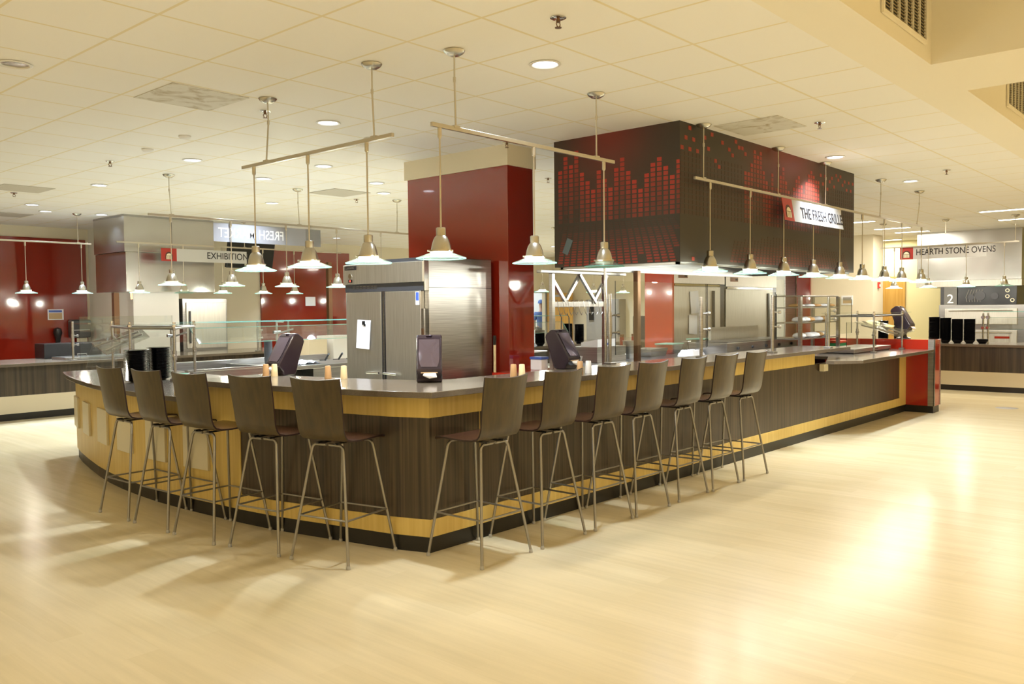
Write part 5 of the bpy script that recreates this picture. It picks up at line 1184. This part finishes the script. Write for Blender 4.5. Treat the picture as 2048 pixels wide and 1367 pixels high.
# person beyond the doorway, seen from behind: blue cap and shirt
def person():
    t = thing('person', 'person in a blue cap and blue shirt seen from behind in the far doorway', 'person', (21.62, 17.82, 0), math.radians(-40))
    def skin_mesh(name, pts, edges, rad, mat, parent, sub=2):
        me = bpy.data.meshes.new(name); me.from_pydata(pts, edges, []); me.materials.append(mat); o = bpy.data.objects.new(name, me); COL.objects.link(o)
        s = o.modifiers.new('skin', 'SKIN'); s.use_smooth_shade = True
        for i, r in enumerate(rad): v = me.skin_vertices[0].data[i]; v.radius = (r, r) if not isinstance(r, tuple) else r
        me.skin_vertices[0].data[0].use_root = True
        u = o.modifiers.new('sub', 'SUBSURF'); u.levels = sub; u.render_levels = sub; o.parent = parent; return o
    P = [(0, 0, .92), (0, 0, 1.12), (0, 0, 1.34), (0, .01, 1.47), (0, .02, 1.56), (0, .03, 1.68),
         (-.19, 0, 1.40), (-.23, .02, 1.14), (-.20, .14, .93), (.19, 0, 1.40), (.23, .02, 1.14), (.20, .14, .93),
         (-.09, 0, .88), (-.10, .01, .48), (-.10, -.01, .09), (-.10, .12, .045), (.09, 0, .88), (.10, .01, .48), (.10, -.01, .09), (.10, .12, .045), (-.19, .19, .86), (.19, .19, .86), (0, .04, 1.76)]
    Ed = [(0, 1), (1, 2), (2, 3), (3, 4), (4, 5), (2, 6), (6, 7), (7, 8), (2, 9), (9, 10), (10, 11), (0, 12), (12, 13), (13, 14), (14, 15), (0, 16), (16, 17), (17, 18), (18, 19), (8, 20), (11, 21), (5, 22)]
    Rd = [.12, .12, .13, .07, .055, .085, .055, .042, .032, .055, .042, .032, .085, .06, .042, .038, .085, .06, .042, .038, .036, .036, .07]
    b = skin_mesh('body', P, Ed, Rd, skin, t)
    skin_mesh('shirt', [(0, 0, .86), (0, 0, 1.12), (0, 0, 1.35), (0, .005, 1.44), (-.19, 0, 1.40), (-.23, .02, 1.16), (.19, 0, 1.40), (.23, .02, 1.16)], [(0, 1), (1, 2), (2, 3), (2, 4), (4, 5), (2, 6), (6, 7)], [.165, .15, .165, .09, .078, .068, .078, .068], cloth_blue, t)
    skin_mesh('trousers', [(0, 0, .92), (-.09, 0, .86), (-.10, .01, .48), (-.10, -.005, .08), (.09, 0, .86), (.10, .01, .48), (.10, -.005, .08)], [(0, 1), (1, 2), (2, 3), (0, 4), (4, 5), (5, 6)], [.14, .105, .08, .068, .105, .08, .068], cloth_dark, t)
    m = MB(); m.lathe([(0, 1.86), (.05, 1.853), (.09, 1.82), (.105, 1.775), (.107, 1.73), (.100, 1.73), (.09, 1.78), (0, 1.84)], (0, .035, 0), 20); m.add([(x * .09, .12 + y * .09, 1.735 + zz) for zz in (0, .008) for x, y in ((-1, 0), (1, 0), (.8, .8), (0, 1.1), (-.8, .8))], [(0, 1, 2, 3, 4), (9, 8, 7, 6, 5)]); m.build('cap', cloth_blue, t, local=True)
person()
# ================================================================ FAR RIGHT: hearth ovens
t = thing('serving_counter', 'dark laminate serving counter with a cream band at far right', 'counter', (17.1, 3, 0))
MB().box(17.10, 17.9, -3.0, 8.4, 0, 0.10).build('toe_kick', black_base, t); MB().box(17.07, 17.9, -3.0, 8.4, 0.10, 0.355).build('cream_band', cream_lam, t); MB().box(17.07, 17.9, -3.0, 8.4, 0.355, 0.81).build('laminate_panel', zebra_far, t); MB().box(16.95, 18.0, -3.0, 8.5, 0.81, 0.855).build('worktop', stone, t, bevel=0.003)
for i, (y, n) in enumerate(((4.68, 24), (4.485, 23), (4.28, 22), (4.075, 22))):
    bowl_stack(17.38, y, 0.8555, n, 'black bowl in the %s tall stack from the left beside the red end wall' % ordn(i), 'bowls in the %s tall stack at far right' % ordn(i))
bowl_stack(17.38, 3.86, 0.8555, 2, 'black bowl in the short pair at the right end of the tall stacks', 'bowls in the short pair')
for i, y in enumerate((5.35, 5.65)): bowl_stack(17.5, y, 0.8555, 20, 'black bowl in the %s partly hidden stack behind the low glass guard' % ordn(i), 'bowls in the %s hidden stack' % ordn(i))
hg = thing('sneeze_guard', 'glass shelf guard on the far right counter before the ovens', 'glass guard', (17.45, 3.9, 0.855))
for y in (4.0, 3.92, 1.2): m = MB(); m.tube([(17.6, y - .1, 0.855), (17.6, y - .1, 1.41)], 0.016, 8); o = m.build('post', steel, hg); c = MB(); c.tube([(17.55, y - .1, 1.33), (17.65, y - .1, 1.33)], 0.03, 10); c.tube([(17.55, y - .1, 1.14), (17.65, y - .1, 1.14)], 0.026, 10); c.build('clamp', chrome, o)
gslab([(17.4, 1.0, 1.43), (17.4, 3.85, 1.43), (17.9, 3.85, 1.43), (17.9, 1.0, 1.43)], 0.01, 'glass_shelf', hg); gslab([(17.3, 1.0, 1.12), (17.3, 3.75, 1.12), (17.42, 3.75, 1.33), (17.42, 1.0, 1.33)], 0.01, 'front_glass', hg)
t = thing('exhaust_hood', 'long stainless exhaust hood over the ovens at far right', 'hood', (20.6, 4.9, 1.95))
MB().box(20.62, 22.3, 3.85, 5.93, 2.10, H).build('upper_panel', steel_wavy, t, bevel=0.003); MB().box(20.60, 22.3, 3.84, 5.94, 1.96, 2.098).build('lower_lip', steel_h, t, bevel=0.004)
MB().box(20.70, 22.2, 3.9, 5.9, 1.955, 1.959).build('filter', steel, t)
t = thing('deck_oven', 'stainless deck oven with two doors under the right exhaust hood', 'oven', (20, 4.4, 0))
MB().box(19.6, 21.2, 3.60, 5.19, 0.0, 1.56).build('body', steel, t, bevel=0.006)
for z in (0.72, 1.16): d = MB().box(19.55, 19.6, 3.72, 5.06, z, z + 0.32).build('door', steel_h, t, bevel=0.006); m = MB(); m.tube([(19.52, 3.8, z + 0.28), (19.52, 4.98, z + 0.28)], 0.014, 8); m.build('handle', steel, d)
m = MB(); m.box(19.54, 19.549, 3.85, 4.12, 0.87, 0.915); m.build('name_plate', red_gloss, t)
t = thing('oven_top_unit', 'black mechanism panel with dials on top of the deck oven', 'appliance', (20.2, 4.3, 1.56)); MB().box(19.82, 21.0, 3.78, 4.88, 1.561, 1.94).build('body', black_pl, t, bevel=0.006)
for y, z in ((3.95, 1.85), (3.95, 1.73), (3.86, 1.65)): m = MB(); m.lathe([(0.025, 0), (0.04, 0), (0.04, 0.01), (0.025, 0.01)], n=16, close=True); o = m.build('dial', cream_tile, t, local=True); o.rotation_euler = (0, -PI / 2, 0); o.location = Vector((19.815, y, z)) - t.location
for k, (y, z, r) in enumerate(((4.45, 1.75, 0.10), (4.62, 1.72, 0.06), (4.18, 1.74, 0.07))): m = MB(); m.tube([(19.80, y, z), (19.819, y, z)], r, 20); m.build('vent_disc', dark_gr, t)
m = MB()
for k in range(6): m.tube([(19.81, 4.7 - k * 0.05, 1.62), (19.81, 4.72 - k * 0.055, 1.72), (19.81, 4.66 - k * 0.05, 1.88)], 0.006, 5)
m.build('cable', grey_door, t)
t = thing('oven_number_panel', 'stainless panel with a white number two beside the black mechanism panel', 'panel', (19.9, 5.0, 1.56)); MB().box(19.85, 20.9, 4.90, 5.16, 1.561, 1.94).build('body', simple('dull grey steel', (0.16, 0.155, 0.14), 0.4, metal=0.6), t, bevel=0.004); text_mesh('number', '2', 0.27, (19.846, 5.10, 1.60), (0, -1, 0), (0, 0, 1), ink_white, t, 0.001)
MB().box(19.9, 20.9, 5.17, 5.24, 1.561, 1.95).build('flue', dark_gr, t)
# doors, pier and pictures at far right
dr = MB().box(22.55, 22.6, 6.76, 7.32, 0.01, 2.28).build('door_2', door_wood); struct(dr)
t = thing('fire_alarm', 'small red fire alarm on the cream pier at far right', 'alarm', (20.05, 6.74, 2.0)); MB().box(20.35, 20.45, 6.668, 6.708, 1.96, 2.10).build('body', alarm_red, t, bevel=0.006); MB().box(20.37, 20.43, 6.66, 6.668, 2.0, 2.05).build('strobe', white_pl, t)
t = thing('framed_picture', 'small framed food picture on the cream wall at far right', 'picture', (20.1, 7.27, 1.6)); MB().box(20.04, 20.06, 7.14 + .02, 7.42, 1.58, 1.80).build('frame', white_pl, t); m = MB(); m.box(20.036, 20.04, 7.19, 7.38, 1.62, 1.69, 1); m.box(20.036, 20.04, 7.19, 7.38, 1.69, 1.76); m.build('print', [grey_door, kraft], t)
t = thing('upright_cabinet', 'tall steel cabinet glimpsed right of the wide refrigerator', 'cabinet', (19.6, 8.7, 0)); MB().box(19.4, 20.0, 8.5, 9.0, 0, 2.3).build('body', steel, t); MB().box(19.385, 19.4, 8.53, 8.97, 0.1, 2.2).build('door', steel_h, t)
m = MB(); m.box(20.0, 20.06, 8.15, 8.48, 0, 2.5); tag(m.build('wall_cladding', red_gloss), 'dark red wall strip right of the tall steel cabinet at far right', 'wall panel')
# round floor drain
t = thing('floor_drain', 'round grey floor drain cover at right', 'drain', (14.6, 2.9, 0)); m = MB(); m.lathe([(0, 0.003), (0.15, 0.003), (0.155, 0.0005)], (14.6, 2.9, 0), 28); m.build('cover', grey_door, t, recalc=False)
